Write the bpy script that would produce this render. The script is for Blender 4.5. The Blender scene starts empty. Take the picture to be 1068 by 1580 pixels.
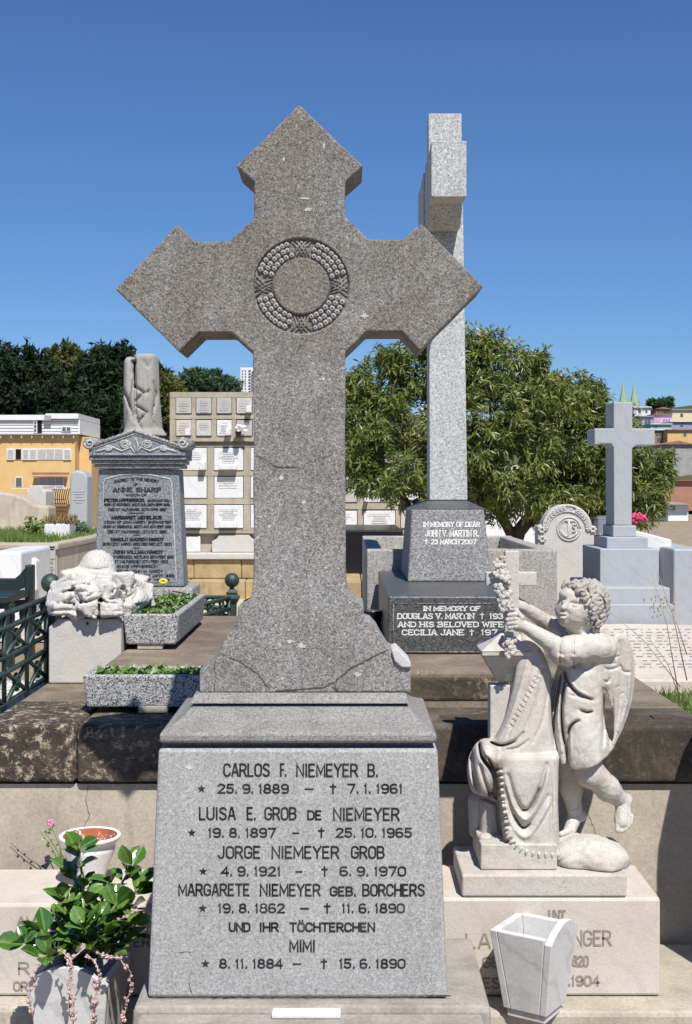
import bpy, bmesh, math, random
import numpy as np
from mathutils import Vector, Matrix
random.seed(7); np.random.seed(7)
SC = bpy.context.scene
COL = SC.collection
R = math.radians

# ---------------------------------------------------------------- camera
F = 2000.0      # focal length in photograph pixels (photograph is 1068 x 1580)
CZ = 1.42       # eye height above the front ground
cam_d = bpy.data.cameras.new('camera'); cam = bpy.data.objects.new('camera', cam_d); COL.objects.link(cam)
cam.location = (0, 0, CZ); cam.rotation_euler = (R(90), 0, 0)
cam_d.sensor_fit = 'VERTICAL'; cam_d.sensor_height = 24.0; cam_d.lens = F / 1580 * 24.0
cam_d.shift_y = -40 / 1580
cam_d.clip_start = 0.05; cam_d.clip_end = 4000
SC.camera = cam

# ---------------------------------------------------------------- sky and sun
SUN_TO = Vector((0.228, -0.72, 1.086)).normalized()
elev = math.asin(SUN_TO.z); azim = math.atan2(SUN_TO.x, SUN_TO.y)
w = bpy.data.worlds.new('World'); SC.world = w; w.use_nodes = True
nt = w.node_tree; bg = nt.nodes['Background']
sky = nt.nodes.new('ShaderNodeTexSky'); sky.sky_type = 'NISHITA'; sky.sun_disc = False
sky.sun_elevation = elev; sky.sun_rotation = azim; sky.altitude = 50
sky.air_density = 1.0; sky.dust_density = 0.0; sky.ozone_density = 6.0
tint = nt.nodes.new('ShaderNodeMix'); tint.data_type = 'RGBA'; tint.blend_type = 'MULTIPLY'; tint.inputs[0].default_value = 1.0
tint.inputs[7].default_value = (0.625, 0.80, 1.04, 1)      # the deep, clear blue of this day, the same over the whole sky
nt.links.new(sky.outputs[0], tint.inputs[6]); nt.links.new(tint.outputs[2], bg.inputs[0]); bg.inputs[1].default_value = 0.072
sun_d = bpy.data.lights.new('sun', 'SUN'); sun = bpy.data.objects.new('sun', sun_d); COL.objects.link(sun)
sun_d.energy = 4.6; sun_d.angle = R(0.53); sun_d.color = (1.0, 0.955, 0.88)
sun.rotation_euler = SUN_TO.to_track_quat('Z', 'Y').to_euler()
SC.view_settings.view_transform = 'Standard'; SC.view_settings.look = 'None'
SC.view_settings.exposure = 0.45; SC.view_settings.gamma = 1.0; SC.view_settings.use_curve_mapping = False

# ---------------------------------------------------------------- helpers
def P(x, y, D):
    """point at distance D in front of the lens that the photograph shows at pixel x, y"""
    return Vector(((x - 534) / F * D, D, CZ - (y - 750) / F * D))
def PX(x, D): return (x - 534) / F * D
def PZ(y, D): return CZ - (y - 750) / F * D

class NT:
    def __init__(s, name, rough=0.8, spec=0.3):
        s.m = bpy.data.materials.new(name); s.m.use_nodes = True
        s.t = s.m.node_tree; s.b = s.t.nodes['Principled BSDF']
        s.b.inputs['Roughness'].default_value = rough
        s.b.inputs['Specular IOR Level'].default_value = spec
        s.tc = s.t.nodes.new('ShaderNodeTexCoord').outputs['Object']
    def link(s, o, i): s.t.links.new(o, i)
    def _in(s, node, key, v):
        if v is None: return
        if isinstance(v, bpy.types.NodeSocket): s.link(v, node.inputs[key])
        elif isinstance(v, (tuple, list)) and len(v) == 3 and node.inputs[key].type == 'RGBA': node.inputs[key].default_value = (*v, 1)
        else: node.inputs[key].default_value = v
    def mapping(s, scale=(1, 1, 1), rot=(0, 0, 0), loc=(0, 0, 0)):
        n = s.t.nodes.new('ShaderNodeMapping'); s.link(s.tc, n.inputs[0])
        n.inputs['Scale'].default_value = scale; n.inputs['Rotation'].default_value = rot; n.inputs['Location'].default_value = loc
        return n.outputs[0]
    def noise(s, scale, detail=4, rough=0.55, vec=None, dist=0.0, col=False):
        n = s.t.nodes.new('ShaderNodeTexNoise'); s.link(vec or s.tc, n.inputs['Vector'])
        n.inputs['Scale'].default_value = scale; n.inputs['Detail'].default_value = detail
        n.inputs['Roughness'].default_value = rough; n.inputs['Distortion'].default_value = dist
        return n.outputs['Color' if col else 'Fac']
    def voro(s, scale, out='Distance', feat='F1', vec=None, rnd=1.0):
        n = s.t.nodes.new('ShaderNodeTexVoronoi'); n.feature = feat; s.link(vec or s.tc, n.inputs['Vector'])
        n.inputs['Scale'].default_value = scale; n.inputs['Randomness'].default_value = rnd
        return n.outputs[out]
    def wave(s, scale, dist, detail=3, vec=None, dscale=1.0):
        n = s.t.nodes.new('ShaderNodeTexWave'); s.link(vec or s.tc, n.inputs['Vector'])
        n.inputs['Scale'].default_value = scale; n.inputs['Distortion'].default_value = dist
        n.inputs['Detail'].default_value = detail; n.inputs['Detail Scale'].default_value = dscale
        return n.outputs['Fac']
    def ramp(s, fac, stops, const=False):
        n = s.t.nodes.new('ShaderNodeValToRGB'); s.link(fac, n.inputs[0]); cr = n.color_ramp
        if const: cr.interpolation = 'CONSTANT'
        while len(cr.elements) < len(stops): cr.elements.new(0.5)
        for e, (p, c) in zip(cr.elements, stops):
            e.position = p; e.color = (*c, 1) if isinstance(c, (tuple, list)) else (c, c, c, 1)
        return n.outputs[0]
    def mix(s, fac, a, b, mode='MIX'):
        n = s.t.nodes.new('ShaderNodeMix'); n.data_type = 'RGBA'; n.blend_type = mode
        s._in(n, 0, fac); s._in(n, 6, a); s._in(n, 7, b)
        return n.outputs[2]
    def math(s, op, a, b=0.0, clamp=False):
        n = s.t.nodes.new('ShaderNodeMath'); n.operation = op; n.use_clamp = clamp; s._in(n, 0, a); s._in(n, 1, b); return n.outputs[0]
    def rnd(s): return s.t.nodes.new('ShaderNodeObjectInfo').outputs['Random']
    def sepz(s, what='Z'):
        n = s.t.nodes.new('ShaderNodeSeparateXYZ'); s.link(s.tc, n.inputs[0]); return n.outputs[what]
    def color(s, c): s._in(s.b, 'Base Color', c); return s
    def rough(s, c): s._in(s.b, 'Roughness', c); return s
    def bump(s, h, strength=0.3, dist=0.01):
        n = s.t.nodes.new('ShaderNodeBump'); s.link(h, n.inputs['Height'])
        n.inputs['Strength'].default_value = strength; n.inputs['Distance'].default_value = dist
        s.link(n.outputs[0], s.b.inputs['Normal']); return s

def hexc(r, g, b):
    f = lambda v: ((v / 255 + 0.055) / 1.055) ** 2.4 if v > 10 else v / 255 / 12.92
    return (f(r), f(g), f(b))

def granite(name, dark, mid, light, grain=260, blotch=None, blotch_scale=2.2, blotch_amt=0.6, rough=0.85, bump=0.25, fr=(0.22, 0.62), lichen=False, spec=0.25):
    """speckled stone: crystal grains plus soft weathering"""
    n = NT(name, rough, spec)
    v = n.voro(grain, 'Color')
    sp = n.t.nodes.new('ShaderNodeSeparateColor'); n.link(v, sp.inputs[0])
    g = n.ramp(sp.outputs[0], [(0.0, dark), (fr[0], mid), (fr[1], tuple((a + b) / 2 for a, b in zip(mid, light))), (0.93, light)], const=True)
    f2 = n.ramp(n.noise(grain * 0.35, 3, 0.7), [(0.3, 0.72), (0.7, 1.22)])
    g = n.mix(1.0, g, f2, 'MULTIPLY')
    if blotch:
        b = n.ramp(n.noise(blotch_scale, 7, 0.65, dist=0.4), [(0.36, 0.0), (0.68, 1.0)])
        g = n.mix(n.math('MULTIPLY', b, blotch_amt), g, n.mix(1.0, g, tuple(min(1, c) for c in blotch), 'MULTIPLY'))
    streak = n.ramp(n.noise(5, 6, 0.6, vec=n.mapping((3.0, 3.0, 0.5))), [(0.25, 0.82), (0.7, 1.08)])
    g = n.mix(0.7, g, streak, 'MULTIPLY')
    if lichen:                                            # pale lichen spots, brown crust that grows on the exposed upper stone
        sp_ = n.ramp(n.noise(38, 9, 0.78, dist=0.2), [(0.63, 0.0), (0.70, 1.0)])
        g = n.mix(n.math('MULTIPLY', sp_, 0.55), g, (0.44, 0.43, 0.40))
        cr = n.ramp(n.math('ADD', n.math('MULTIPLY', n.sepz('Z'), 0.32), n.math('MULTIPLY', n.noise(2.4, 6, 0.65), 0.9)), [(0.82, 0.0), (1.12, 1.0)])
        g = n.mix(n.math('MULTIPLY', cr, 0.75), g, n.mix(1.0, g, (0.70, 0.665, 0.62), 'MULTIPLY'))
        run = n.ramp(n.noise(7, 7, 0.65, vec=n.mapping((2.2, 2.2, 0.22))), [(0.52, 0.0), (0.72, 1.0)])
        g = n.mix(n.math('MULTIPLY', run, 0.5), g, n.mix(1.0, g, (0.62, 0.60, 0.57), 'MULTIPLY'))
    n.color(g)
    h = n.math('ADD', n.math('MULTIPLY', n.noise(grain * 0.5, 4, 0.7), 1.0), n.math('MULTIPLY', n.noise(14, 5, 0.6), 1.4))
    n.bump(h, bump, 0.006)
    return n.m

def marble(name, base, vein, warm, vein_amt=0.5, rough=0.55, warm_amt=0.5, dirt=None, dirt_amt=0.5, bump=0.12, vein_scale=2.5, speck=0.0):
    n = NT(name, rough, 0.35)
    wv = n.ramp(n.wave(vein_scale, 9, 5, vec=n.mapping((1, 1, 1), (0.5, 0.6, 0.4)), dscale=1.6), [(0.02, 1.0), (0.16, 0.0)])
    c = n.mix(n.math('MULTIPLY', n.math('MULTIPLY', wv, n.noise(6, 4)), vein_amt), base, vein)
    wm = n.ramp(n.noise(4.5, 6, 0.65), [(0.42, 0.0), (0.7, 1.0)])
    c = n.mix(n.math('MULTIPLY', wm, warm_amt), c, warm)
    if dirt:
        d = n.ramp(n.noise(11, 9, 0.72), [(0.5, 0.0), (0.74, 1.0)])
        c = n.mix(n.math('MULTIPLY', d, dirt_amt), c, dirt)
    if speck:                                             # peppering of black lichen in patches
        sp_ = n.ramp(n.noise(210, 4, 0.75), [(0.52, 0.0), (0.62, 1.0)]); zn = n.ramp(n.noise(9, 5, 0.6, vec=n.mapping((1, 1, 1), (0, 0, 0), (2.3, 0.7, 1.9))), [(0.40, 0.08), (0.66, 1.0)])
        c = n.mix(n.math('MULTIPLY', n.math('MULTIPLY', sp_, zn), speck), c, (0.13, 0.125, 0.115))
    fine = n.ramp(n.noise(160, 3, 0.7), [(0.3, 0.88), (0.7, 1.08)])
    c = n.mix(0.8, c, fine, 'MULTIPLY')
    n.color(c)
    n.bump(n.math('ADD', n.noise(90, 5, 0.7), n.noise(16, 5, 0.6)), bump, 0.006)
    return n.m

def plain(name, c, rough=0.6, var=0.25, scale=8, spec=0.3, bump=0.1, metallic=0.0, bscale=None):
    n = NT(name, rough, spec)
    f = n.ramp(n.noise(scale, 6, 0.65), [(0.25, 1 - var), (0.75, 1 + var * 0.6)])
    n.color(n.mix(1.0, c, f, 'MULTIPLY')); n.b.inputs['Metallic'].default_value = metallic
    if bump: n.bump(n.noise(bscale or scale * 8, 5, 0.7), bump, 0.006)
    return n.m

class MB:
    """collects vertices and faces of one mesh"""
    def __init__(s): s.v = []; s.f = []; s.sm = []
    def add(s, vs, fs, smooth=False):
        o = len(s.v); s.v += [tuple(p) for p in vs]
        for f in fs: s.f.append(tuple(i + o for i in f)); s.sm.append(smooth)
        return s
    def box(s, a, b, rz=0.0):
        x0, y0, z0 = a; x1, y1, z1 = b
        vs = [(x0, y0, z0), (x1, y0, z0), (x1, y1, z0), (x0, y1, z0), (x0, y0, z1), (x1, y0, z1), (x1, y1, z1), (x0, y1, z1)]
        if rz:
            cx, cy = (x0 + x1) / 2, (y0 + y1) / 2; c, q = math.cos(rz), math.sin(rz)
            vs = [(cx + (x - cx) * c - (y - cy) * q, cy + (x - cx) * q + (y - cy) * c, z) for x, y, z in vs]
        return s.add(vs, [(0, 3, 2, 1), (4, 5, 6, 7), (0, 1, 5, 4), (1, 2, 6, 5), (2, 3, 7, 6), (3, 0, 4, 7)])
    def frustum(s, lo, hi):
        """lo / hi: (x0, y0, x1, y1, z)"""
        vs = []
        for x0, y0, x1, y1, z in (lo, hi): vs += [(x0, y0, z), (x1, y0, z), (x1, y1, z), (x0, y1, z)]
        return s.add(vs, [(0, 3, 2, 1), (4, 5, 6, 7), (0, 1, 5, 4), (1, 2, 6, 5), (2, 3, 7, 6), (3, 0, 4, 7)])
    def prism(s, pts, y0, y1):
        """polygon of (x, z) points extruded from y0 (front) to y1"""
        n = len(pts); vs = [(x, y0, z) for x, z in pts] + [(x, y1, z) for x, z in pts]
        ar = sum(pts[i][0] * pts[(i + 1) % n][1] - pts[(i + 1) % n][0] * pts[i][1] for i in range(n))
        fr = tuple(range(n)); bk = tuple(range(n, 2 * n))
        if ar > 0: fs = [fr, bk[::-1]] + [(i, i + n, (i + 1) % n + n, (i + 1) % n) for i in range(n)]
        else: fs = [fr[::-1], bk] + [(i, (i + 1) % n, (i + 1) % n + n, i + n) for i in range(n)]
        return s.add(vs, fs)
    def tube(s, pts, r, seg=6, cap=True, smooth=True):
        pts = [Vector(p) for p in pts]; n = len(pts); rr = r if isinstance(r, (list, tuple)) else [r] * n
        vs = []; up = Vector((0, 0, 1)); prev = None
        for i, p in enumerate(pts):
            d = (pts[min(i + 1, n - 1)] - pts[max(i - 1, 0)]).normalized()
            if prev is None: a = d.orthogonal().normalized()
            else:
                a = prev - d * prev.dot(d); a = a.normalized() if a.length > 1e-6 else d.orthogonal().normalized()
            prev = a; b = d.cross(a)
            for k in range(seg):
                t = 2 * math.pi * k / seg; vs.append(p + (a * math.cos(t) + b * math.sin(t)) * rr[i])
        fs = [(i * seg + k, i * seg + (k + 1) % seg, (i + 1) * seg + (k + 1) % seg, (i + 1) * seg + k) for i in range(n - 1) for k in range(seg)]
        if cap: fs += [tuple(range(seg))[::-1], tuple(range((n - 1) * seg, n * seg))]
        return s.add(vs, fs, smooth)
    def lathe(s, c, prof, seg=20, smooth=True, rot=0.0, closed=False):
        """prof: (radius, z) from bottom to top around a vertical axis at c"""
        vs = []
        for r, z in prof:
            for k in range(seg):
                t = 2 * math.pi * k / seg + rot; vs.append((c[0] + r * math.cos(t), c[1] + r * math.sin(t), c[2] + z))
        n = len(prof)
        fs = [(i * seg + k, i * seg + (k + 1) % seg, (i + 1) * seg + (k + 1) % seg, (i + 1) * seg + k) for i in range(n - 1) for k in range(seg)]
        if not closed: fs += [tuple(range(seg))[::-1], tuple(range((n - 1) * seg, n * seg))]
        return s.add(vs, fs, smooth)
    def ball(s, c, r, seg=10, rings=6, sc=(1, 1, 1)):
        prof = [(r * math.sin(math.pi * i / rings), -r * math.cos(math.pi * i / rings)) for i in range(rings + 1)]
        prof[0] = (r * 0.02, -r); prof[-1] = (r * 0.02, r)
        m = MB(); m.lathe((0, 0, 0), prof, seg)
        return s.add([(c[0] + x * sc[0], c[1] + y * sc[1], c[2] + z * sc[2]) for x, y, z in m.v], m.f, True)
    def mesh(s, name):
        me = bpy.data.meshes.new(name); me.from_pydata(s.v, [], s.f)
        me.polygons.foreach_set('use_smooth', s.sm); me.update(); return me

def put(name, data, mat, parent=None):
    o = bpy.data.objects.new(name, data); COL.objects.link(o)
    if mat is not None and data is not None and not data.materials: data.materials.append(mat)
    if parent is not None:
        o.parent = parent
        if parent.type == 'EMPTY': o.matrix_parent_inverse = Matrix.Translation(-parent.location)
    return o
def build(name, mb, mat, parent=None, bevel=0.0, seg=2):
    o = put(name, mb.mesh(name) if isinstance(mb, MB) else mb, mat, parent)
    if bevel:
        b = o.modifiers.new('bevel', 'BEVEL'); b.width = bevel; b.segments = seg; b.limit_method = 'ANGLE'; b.angle_limit = R(35)
    return o
def tag(o, label, cat, group=None, kind=None):
    o['label'] = label; o['category'] = cat
    if group: o['group'] = group
    if kind: o['kind'] = kind
    return o
def thing(name, label, cat, loc, group=None):
    o = bpy.data.objects.new(name, None); COL.objects.link(o); o.location = loc; o.empty_display_size = 0.1
    return tag(o, label, cat, group)
def structure(name, mb, mat, label=None):
    o = build(name, mb, mat); o['kind'] = 'structure'
    if label: o['label'] = label
    return o

# ---- lettering: every glyph is a set of chiselled strokes on a 0..1 by 0..1 box (y up)
def _o(x0, x1, y0, y1, c=.22, cy=None):
    cy = cy or c * .62
    return [(x0 + c, y0), (x1 - c, y0), (x1, y0 + cy), (x1, y1 - cy), (x1 - c, y1), (x0 + c, y1), (x0, y1 - cy), (x0, y0 + cy), (x0 + c, y0)]
def _arc(cx, cy, rx, ry, a0, a1, n=7): return [(cx + rx * math.cos(R(a0 + (a1 - a0) * i / n)), cy + ry * math.sin(R(a0 + (a1 - a0) * i / n))) for i in range(n + 1)]
_O = _arc(.5, .74, .5, .26, 0, 180, 8) + _arc(.5, .26, .5, .26, 180, 360, 8) + [(1, .74)]
_S = _arc(.5, .76, .46, .24, 20, 200, 7) + _arc(.5, .25, .48, .25, 80, -160, 9)
GL = {'A': [[(0, 0), (.42, 1), (.58, 1), (1, 0)], [(.16, .32), (.84, .32)]], 'B': [[(0, 0), (0, 1), (.55, 1)] + _arc(.55, .76, .38, .24, 90, -90, 5) + [(0, .52)], [(.5, .52)] + _arc(.55, .26, .45, .26, 90, -90, 5) + [(0, 0)]],
      'C': [_arc(.5, .74, .5, .26, 10, 180, 7) + _arc(.5, .26, .5, .26, 180, 350, 7)], 'D': [[(0, 0), (0, 1), (.45, 1)] + _arc(.45, .70, .55, .30, 90, 0, 4) + _arc(.45, .30, .55, .30, 0, -90, 4) + [(0, 0)]],
      'E': [[(.9, 1), (0, 1), (0, 0), (.92, 0)], [(0, .52), (.75, .52)]], 'F': [[(.92, 1), (0, 1), (0, 0)], [(0, .52), (.75, .52)]], 'G': [_arc(.5, .74, .5, .26, 10, 180, 7) + _arc(.5, .26, .5, .26, 180, 360, 7) + [(1, .46), (.58, .46)]],
      'H': [[(0, 0), (0, 1)], [(1, 0), (1, 1)], [(0, .51), (1, .51)]], 'I': [[(.5, 0), (.5, 1)]], 'J': [[(.9, 1), (.9, .26)] + _arc(.45, .26, .45, .26, 0, -165, 7)], 'K': [[(0, 0), (0, 1)], [(1, 1), (0, .42)], [(.32, .6), (1, 0)]],
      'L': [[(0, 1), (0, 0), (.92, 0)]], 'M': [[(0, 0), (0, 1), (.5, .22), (1, 1), (1, 0)]], 'N': [[(0, 0), (0, 1), (1, 0), (1, 1)]], 'O': [_O], 'P': [[(0, 0), (0, 1), (.55, 1)] + _arc(.55, .73, .43, .27, 90, -90, 5) + [(0, .46)]],
      'Q': [_O, [(.6, .25), (1, 0)]], 'R': [[(0, 0), (0, 1), (.55, 1)] + _arc(.55, .74, .42, .26, 90, -90, 5) + [(0, .48)], [(.5, .48), (1, 0)]], 'S': [_S], 'T': [[(0, 1), (1, 1)], [(.5, 1), (.5, 0)]],
      'U': [[(0, 1), (0, .28)] + _arc(.5, .26, .5, .26, 180, 360, 8) + [(1, 1)]], 'V': [[(0, 1), (.5, 0), (1, 1)]], 'W': [[(0, 1), (.25, 0), (.5, .8), (.75, 0), (1, 1)]], 'X': [[(0, 0), (1, 1)], [(0, 1), (1, 0)]], 'Y': [[(0, 1), (.5, .5), (1, 1)], [(.5, .5), (.5, 0)]],
      'Z': [[(0, 1), (1, 1), (0, 0), (1, 0)]], '0': [_O], '1': [[(.2, .84), (.55, 1), (.55, 0)]], '2': [_arc(.5, .74, .47, .26, 165, -20, 7) + [(.0, 0), (1, 0)]], '3': [_arc(.45, .76, .45, .24, 160, -80, 7), _arc(.45, .27, .5, .27, 85, -160, 8)],
      '4': [[(.75, 0), (.75, 1), (0, .3), (1, .3)]], '5': [[(.92, 1), (.12, 1), (.08, .58)] + _arc(.45, .31, .5, .31, 120, -155, 8)], '6': [[(.85, .93)] + _arc(.5, .74, .5, .26, 60, 180, 4) + _arc(.5, .28, .5, .28, 180, 500, 12)],
      '7': [[(0, 1), (1, 1), (.4, 0)]], '8': [_arc(.5, .76, .42, .24, 0, 360, 10), _arc(.5, .26, .5, .26, 0, 360, 10)], '9': [[(.15, .07)] + _arc(.5, .26, .5, .26, -120, 0, 4) + _arc(.5, .72, .5, .28, 0, 320, 12)],
      '.': [[(.5, 0), (.5, .09)]], ',': [[(.6, .08), (.3, -.12)]]}
GL['c'] = [[(x, .35 + y * .65) for x, y in GL['C'][0]]]
GW = {'I': .22, '.': .16, ',': .2, '1': .42, ' ': .62, 'M': 1.2, 'W': 1.35, 'J': .85, 'E': .88, 'F': .85, 'L': .82, 'c': .6}
def lettering(mb, s, x0, x1, y0, y1, surf, stroke=2.2, slab=False):
    """letters between pixels x0..x1, cap line y0, baseline y1; surf(x, y) -> point on the face"""
    gap = .34; base = []; pen = 0.0; s = s.strip(); um = []
    s2 = s.replace('Ö', 'O'); um = [i for i, ch in enumerate(s) if ch == 'Ö']
    for ch in s2:
        base.append(pen); pen += GW.get(ch, 1.0) + (0 if ch == ' ' else gap)
    pen -= gap; sx = (x1 - x0 - stroke) / max(pen, .01); nseg = 0
    def ribbon(pts):
        nonlocal nseg
        pts = [(x0 + stroke / 2 + px * sx, y1 - stroke / 2 - py * (y1 - y0 - stroke)) for px, py in pts]
        L, Rr = [], []
        for i, (x, y) in enumerate(pts):
            a = pts[max(i - 1, 0)]; b = pts[min(i + 1, len(pts) - 1)]; closed = pts[0] == pts[-1]
            if closed and i in (0, len(pts) - 1): a, b = pts[-2], pts[1]
            d1 = (x - a[0], y - a[1]); d2 = (b[0] - x, b[1] - y); l1 = math.hypot(*d1); l2 = math.hypot(*d2)
            if l1 < 1e-6: d1, l1 = d2, l2
            if l2 < 1e-6: d2, l2 = d1, l1
            n1 = (-d1[1] / l1, d1[0] / l1); n2 = (-d2[1] / l2, d2[0] / l2); m = (n1[0] + n2[0], n1[1] + n2[1]); q = math.hypot(*m) or 1; m = (m[0] / q, m[1] / q)
            k = stroke / 2 / max(m[0] * n1[0] + m[1] * n1[1], .45)
            if not closed and i == 0: x -= d2[0] / l2 * stroke * .45; y -= d2[1] / l2 * stroke * .45
            if not closed and i == len(pts) - 1: x += d1[0] / l1 * stroke * .45; y += d1[1] / l1 * stroke * .45
            L.append((x + m[0] * k, y + m[1] * k)); Rr.append((x - m[0] * k, y - m[1] * k))
        n = len(pts); e = .00012 * (nseg % 4); nseg += 1
        vs = [surf(*p) + Vector((0, -e, 0)) for p in L + Rr]
        mb.add(vs, [(i, n + i, n + i + 1, i + 1) for i in range(n - 1)])
    for i, ch in enumerate(s2):
        wd = GW.get(ch, 1.0)
        for st in GL.get(ch, []):
            ribbon([(base[i] + px * wd, py) for px, py in st])
            if slab and len(st) >= 2 and ch not in 'OCGSQ0123456789.,':
                for (ex, ey) in (st[0], st[-1]):
                    if ey in (0, 1): ribbon([(base[i] + ex * wd - .16, ey), (base[i] + ex * wd + .16, ey)])
        if i in um:
            for q in (.25, .75): ribbon([(base[i] + q * wd, 1.2), (base[i] + q * wd, 1.32)])

# ---- signed-distance sculpting (for carved figures and drapery)
class Grid:
    def __init__(s, lo, hi, h):
        s.h = h; s.lo = np.array(lo, dtype=np.float32)
        n = np.ceil((np.array(hi) - np.array(lo)) / h).astype(int) + 1
        ax = [s.lo[i] + h * np.arange(n[i], dtype=np.float32) for i in range(3)]
        s.X, s.Y, s.Z = np.meshgrid(*ax, indexing='ij')
        s.U = 534 + F * s.X / s.Y; s.V = 750 + F * (CZ - s.Z) / s.Y
        s.f = np.full(s.X.shape, 1e3, dtype=np.float32)
    def _sl(s, lo, hi, m=.03):
        i0 = np.maximum(np.floor((np.array(lo) - m - s.lo) / s.h).astype(int), 0); i1 = np.minimum(np.ceil((np.array(hi) + m - s.lo) / s.h).astype(int) + 1, s.X.shape)
        i1 = np.maximum(i1, i0 + 1); return tuple(slice(int(p), int(q)) for p, q in zip(i0, i1))
    def capsule(s, a, b, ra, rb=None):
        rb = ra if rb is None else rb; rm = max(ra, rb)
        a = np.array(a, dtype=np.float32); b = np.array(b, dtype=np.float32); d = b - a; L = max(float(d @ d), 1e-9)
        q = s._sl(np.minimum(a, b) - rm, np.maximum(a, b) + rm)
        px, py, pz = s.X[q] - a[0], s.Y[q] - a[1], s.Z[q] - a[2]
        t = np.clip((px * d[0] + py * d[1] + pz * d[2]) / L, 0, 1)
        return q, np.sqrt((px - t * d[0]) ** 2 + (py - t * d[1]) ** 2 + (pz - t * d[2]) ** 2) - (ra + (rb - ra) * t)
    def ell(s, c, r, M=None):
        q = s._sl(np.array(c) - np.array(r), np.array(c) + np.array(r))
        px, py, pz = s.X[q] - c[0], s.Y[q] - c[1], s.Z[q] - c[2]
        k = np.sqrt((px / r[0]) ** 2 + (py / r[1]) ** 2 + (pz / r[2]) ** 2)
        return q, (k - 1) * min(r)
    def box(s, c, hlf, rad=0.005):
        qx, qy, qz = np.abs(s.X - c[0]) - hlf[0] + rad, np.abs(s.Y - c[1]) - hlf[1] + rad, np.abs(s.Z - c[2]) - hlf[2] + rad
        return np.sqrt(np.maximum(qx, 0) ** 2 + np.maximum(qy, 0) ** 2 + np.maximum(qz, 0) ** 2) + np.minimum(np.maximum(np.maximum(qx, qy), qz), 0) - rad
    def add(s, d, k=0.0):
        q, d = d if isinstance(d, tuple) else ((slice(None),) * 3, d); f = s.f[q]
        if k <= 0: s.f[q] = np.minimum(f, d)
        else:
            h = np.clip(0.5 + 0.5 * (f - d) / k, 0, 1); s.f[q] = f * (1 - h) + d * h - k * h * (1 - h)
        return s
    def sub(s, d, k=0.004):
        q, d = d if isinstance(d, tuple) else ((slice(None),) * 3, d); f = s.f[q]
        h = np.clip(0.5 - 0.5 * (f + d) / k, 0, 1); s.f[q] = f * (1 - h) - d * h + k * h * (1 - h); return s
    def cut(s, d): s.f = np.maximum(s.f, d); return s
    def rbox(s, c, hlf, rot, rad=.008):
        m = np.array(rot.to_3x3()); e = max(hlf) * 1.75; q = s._sl(np.array(c) - e, np.array(c) + e, .01)
        p = np.stack([s.X[q] - c[0], s.Y[q] - c[1], s.Z[q] - c[2]], -1) @ m; w_ = np.abs(p) - (np.array(hlf) - rad)
        return q, (np.sqrt((np.maximum(w_, 0) ** 2).sum(-1)) + np.minimum(w_.max(-1), 0) - rad).astype(np.float32)
    def loft(s, rows, folds=(), p=2.0):
        """rows: (z, cx, cy, rx, ry) sorted by z; folds: (n, amp, phase, twist)"""
        rows = sorted(rows); zs = [r[0] for r in rows]
        it = lambda k: np.interp(s.Z, zs, [r[k] for r in rows]).astype(np.float32)
        cx, cy, rx, ry = it(1), it(2), it(3), it(4)
        dx, dy = (s.X - cx), (s.Y - cy); th = np.arctan2(dy, dx)
        m = 1.0
        for n, amp, ph, tw in folds: m = m + amp * np.sin(n * th + ph + tw * (s.Z - zs[0]))
        k = (np.abs(dx / rx) ** p + np.abs(dy / ry) ** p) ** np.float32(1 / p) / m
        d = (k - 1) * np.minimum(rx, ry)
        return np.maximum(d, np.maximum(zs[0] - s.Z, s.Z - zs[-1]))
    def crease(s, pts, width, depth, dmax=99.0, taper=True):
        """press a groove (depth > 0) or raise a ridge (depth < 0) along a line on the front"""
        if len(pts) > 2 and taper:                        # round the line through its points
            q = [pts[0]] + list(pts) + [pts[-1]]; sm = []
            for i in range(1, len(q) - 2):
                for t in (0, .33, .67):
                    sm.append(tuple(.5 * (2 * q[i][k] + (q[i + 1][k] - q[i - 1][k]) * t + (2 * q[i - 1][k] - 5 * q[i][k] + 4 * q[i + 1][k] - q[i + 2][k]) * t * t + (3 * q[i][k] - q[i - 1][k] - 3 * q[i + 1][k] + q[i + 2][k]) * t ** 3) for k in (0, 1)))
            pts = sm + [pts[-1]]
        n = len(pts) - 1; m = width * 3.2; D0, D1 = float(s.Y[0, 0, 0]), float(s.Y[0, -1, 0])
        us = [p[0] for p in pts]; vs = [p[1] for p in pts]
        xs = [(u - 534) / F * D for u in (min(us) - m, max(us) + m) for D in (D0, D1)]; zs = [CZ - (v - 750) / F * D for v in (min(vs) - m, max(vs) + m) for D in (D0, D1)]
        q = s._sl((min(xs), D0, min(zs)), (max(xs), min(D1, dmax), max(zs)), 0)
        U, V = s.U[q], s.V[q]; best = np.full(U.shape, 1e9, dtype=np.float32); amp = np.ones(U.shape, dtype=np.float32)
        for i in range(n):
            (ax, ay), (bx, by) = pts[i], pts[i + 1]; dx, dy = bx - ax, by - ay; L = max(dx * dx + dy * dy, 1e-6)
            t = np.clip(((U - ax) * dx + (V - ay) * dy) / L, 0, 1)
            d = np.sqrt((U - ax - t * dx) ** 2 + (V - ay - t * dy) ** 2)
            mk = d < best; best = np.where(mk, d, best)
            if taper:
                g = (i + t) / n; amp = np.where(mk, 0.35 + 0.65 * np.sin(np.pi * np.clip(g * 0.9 + 0.05, 0, 1)), amp)
        s.f[q] += (depth * np.exp(-(best / width) ** 1.45) * amp).astype(np.float32); return s
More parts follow.
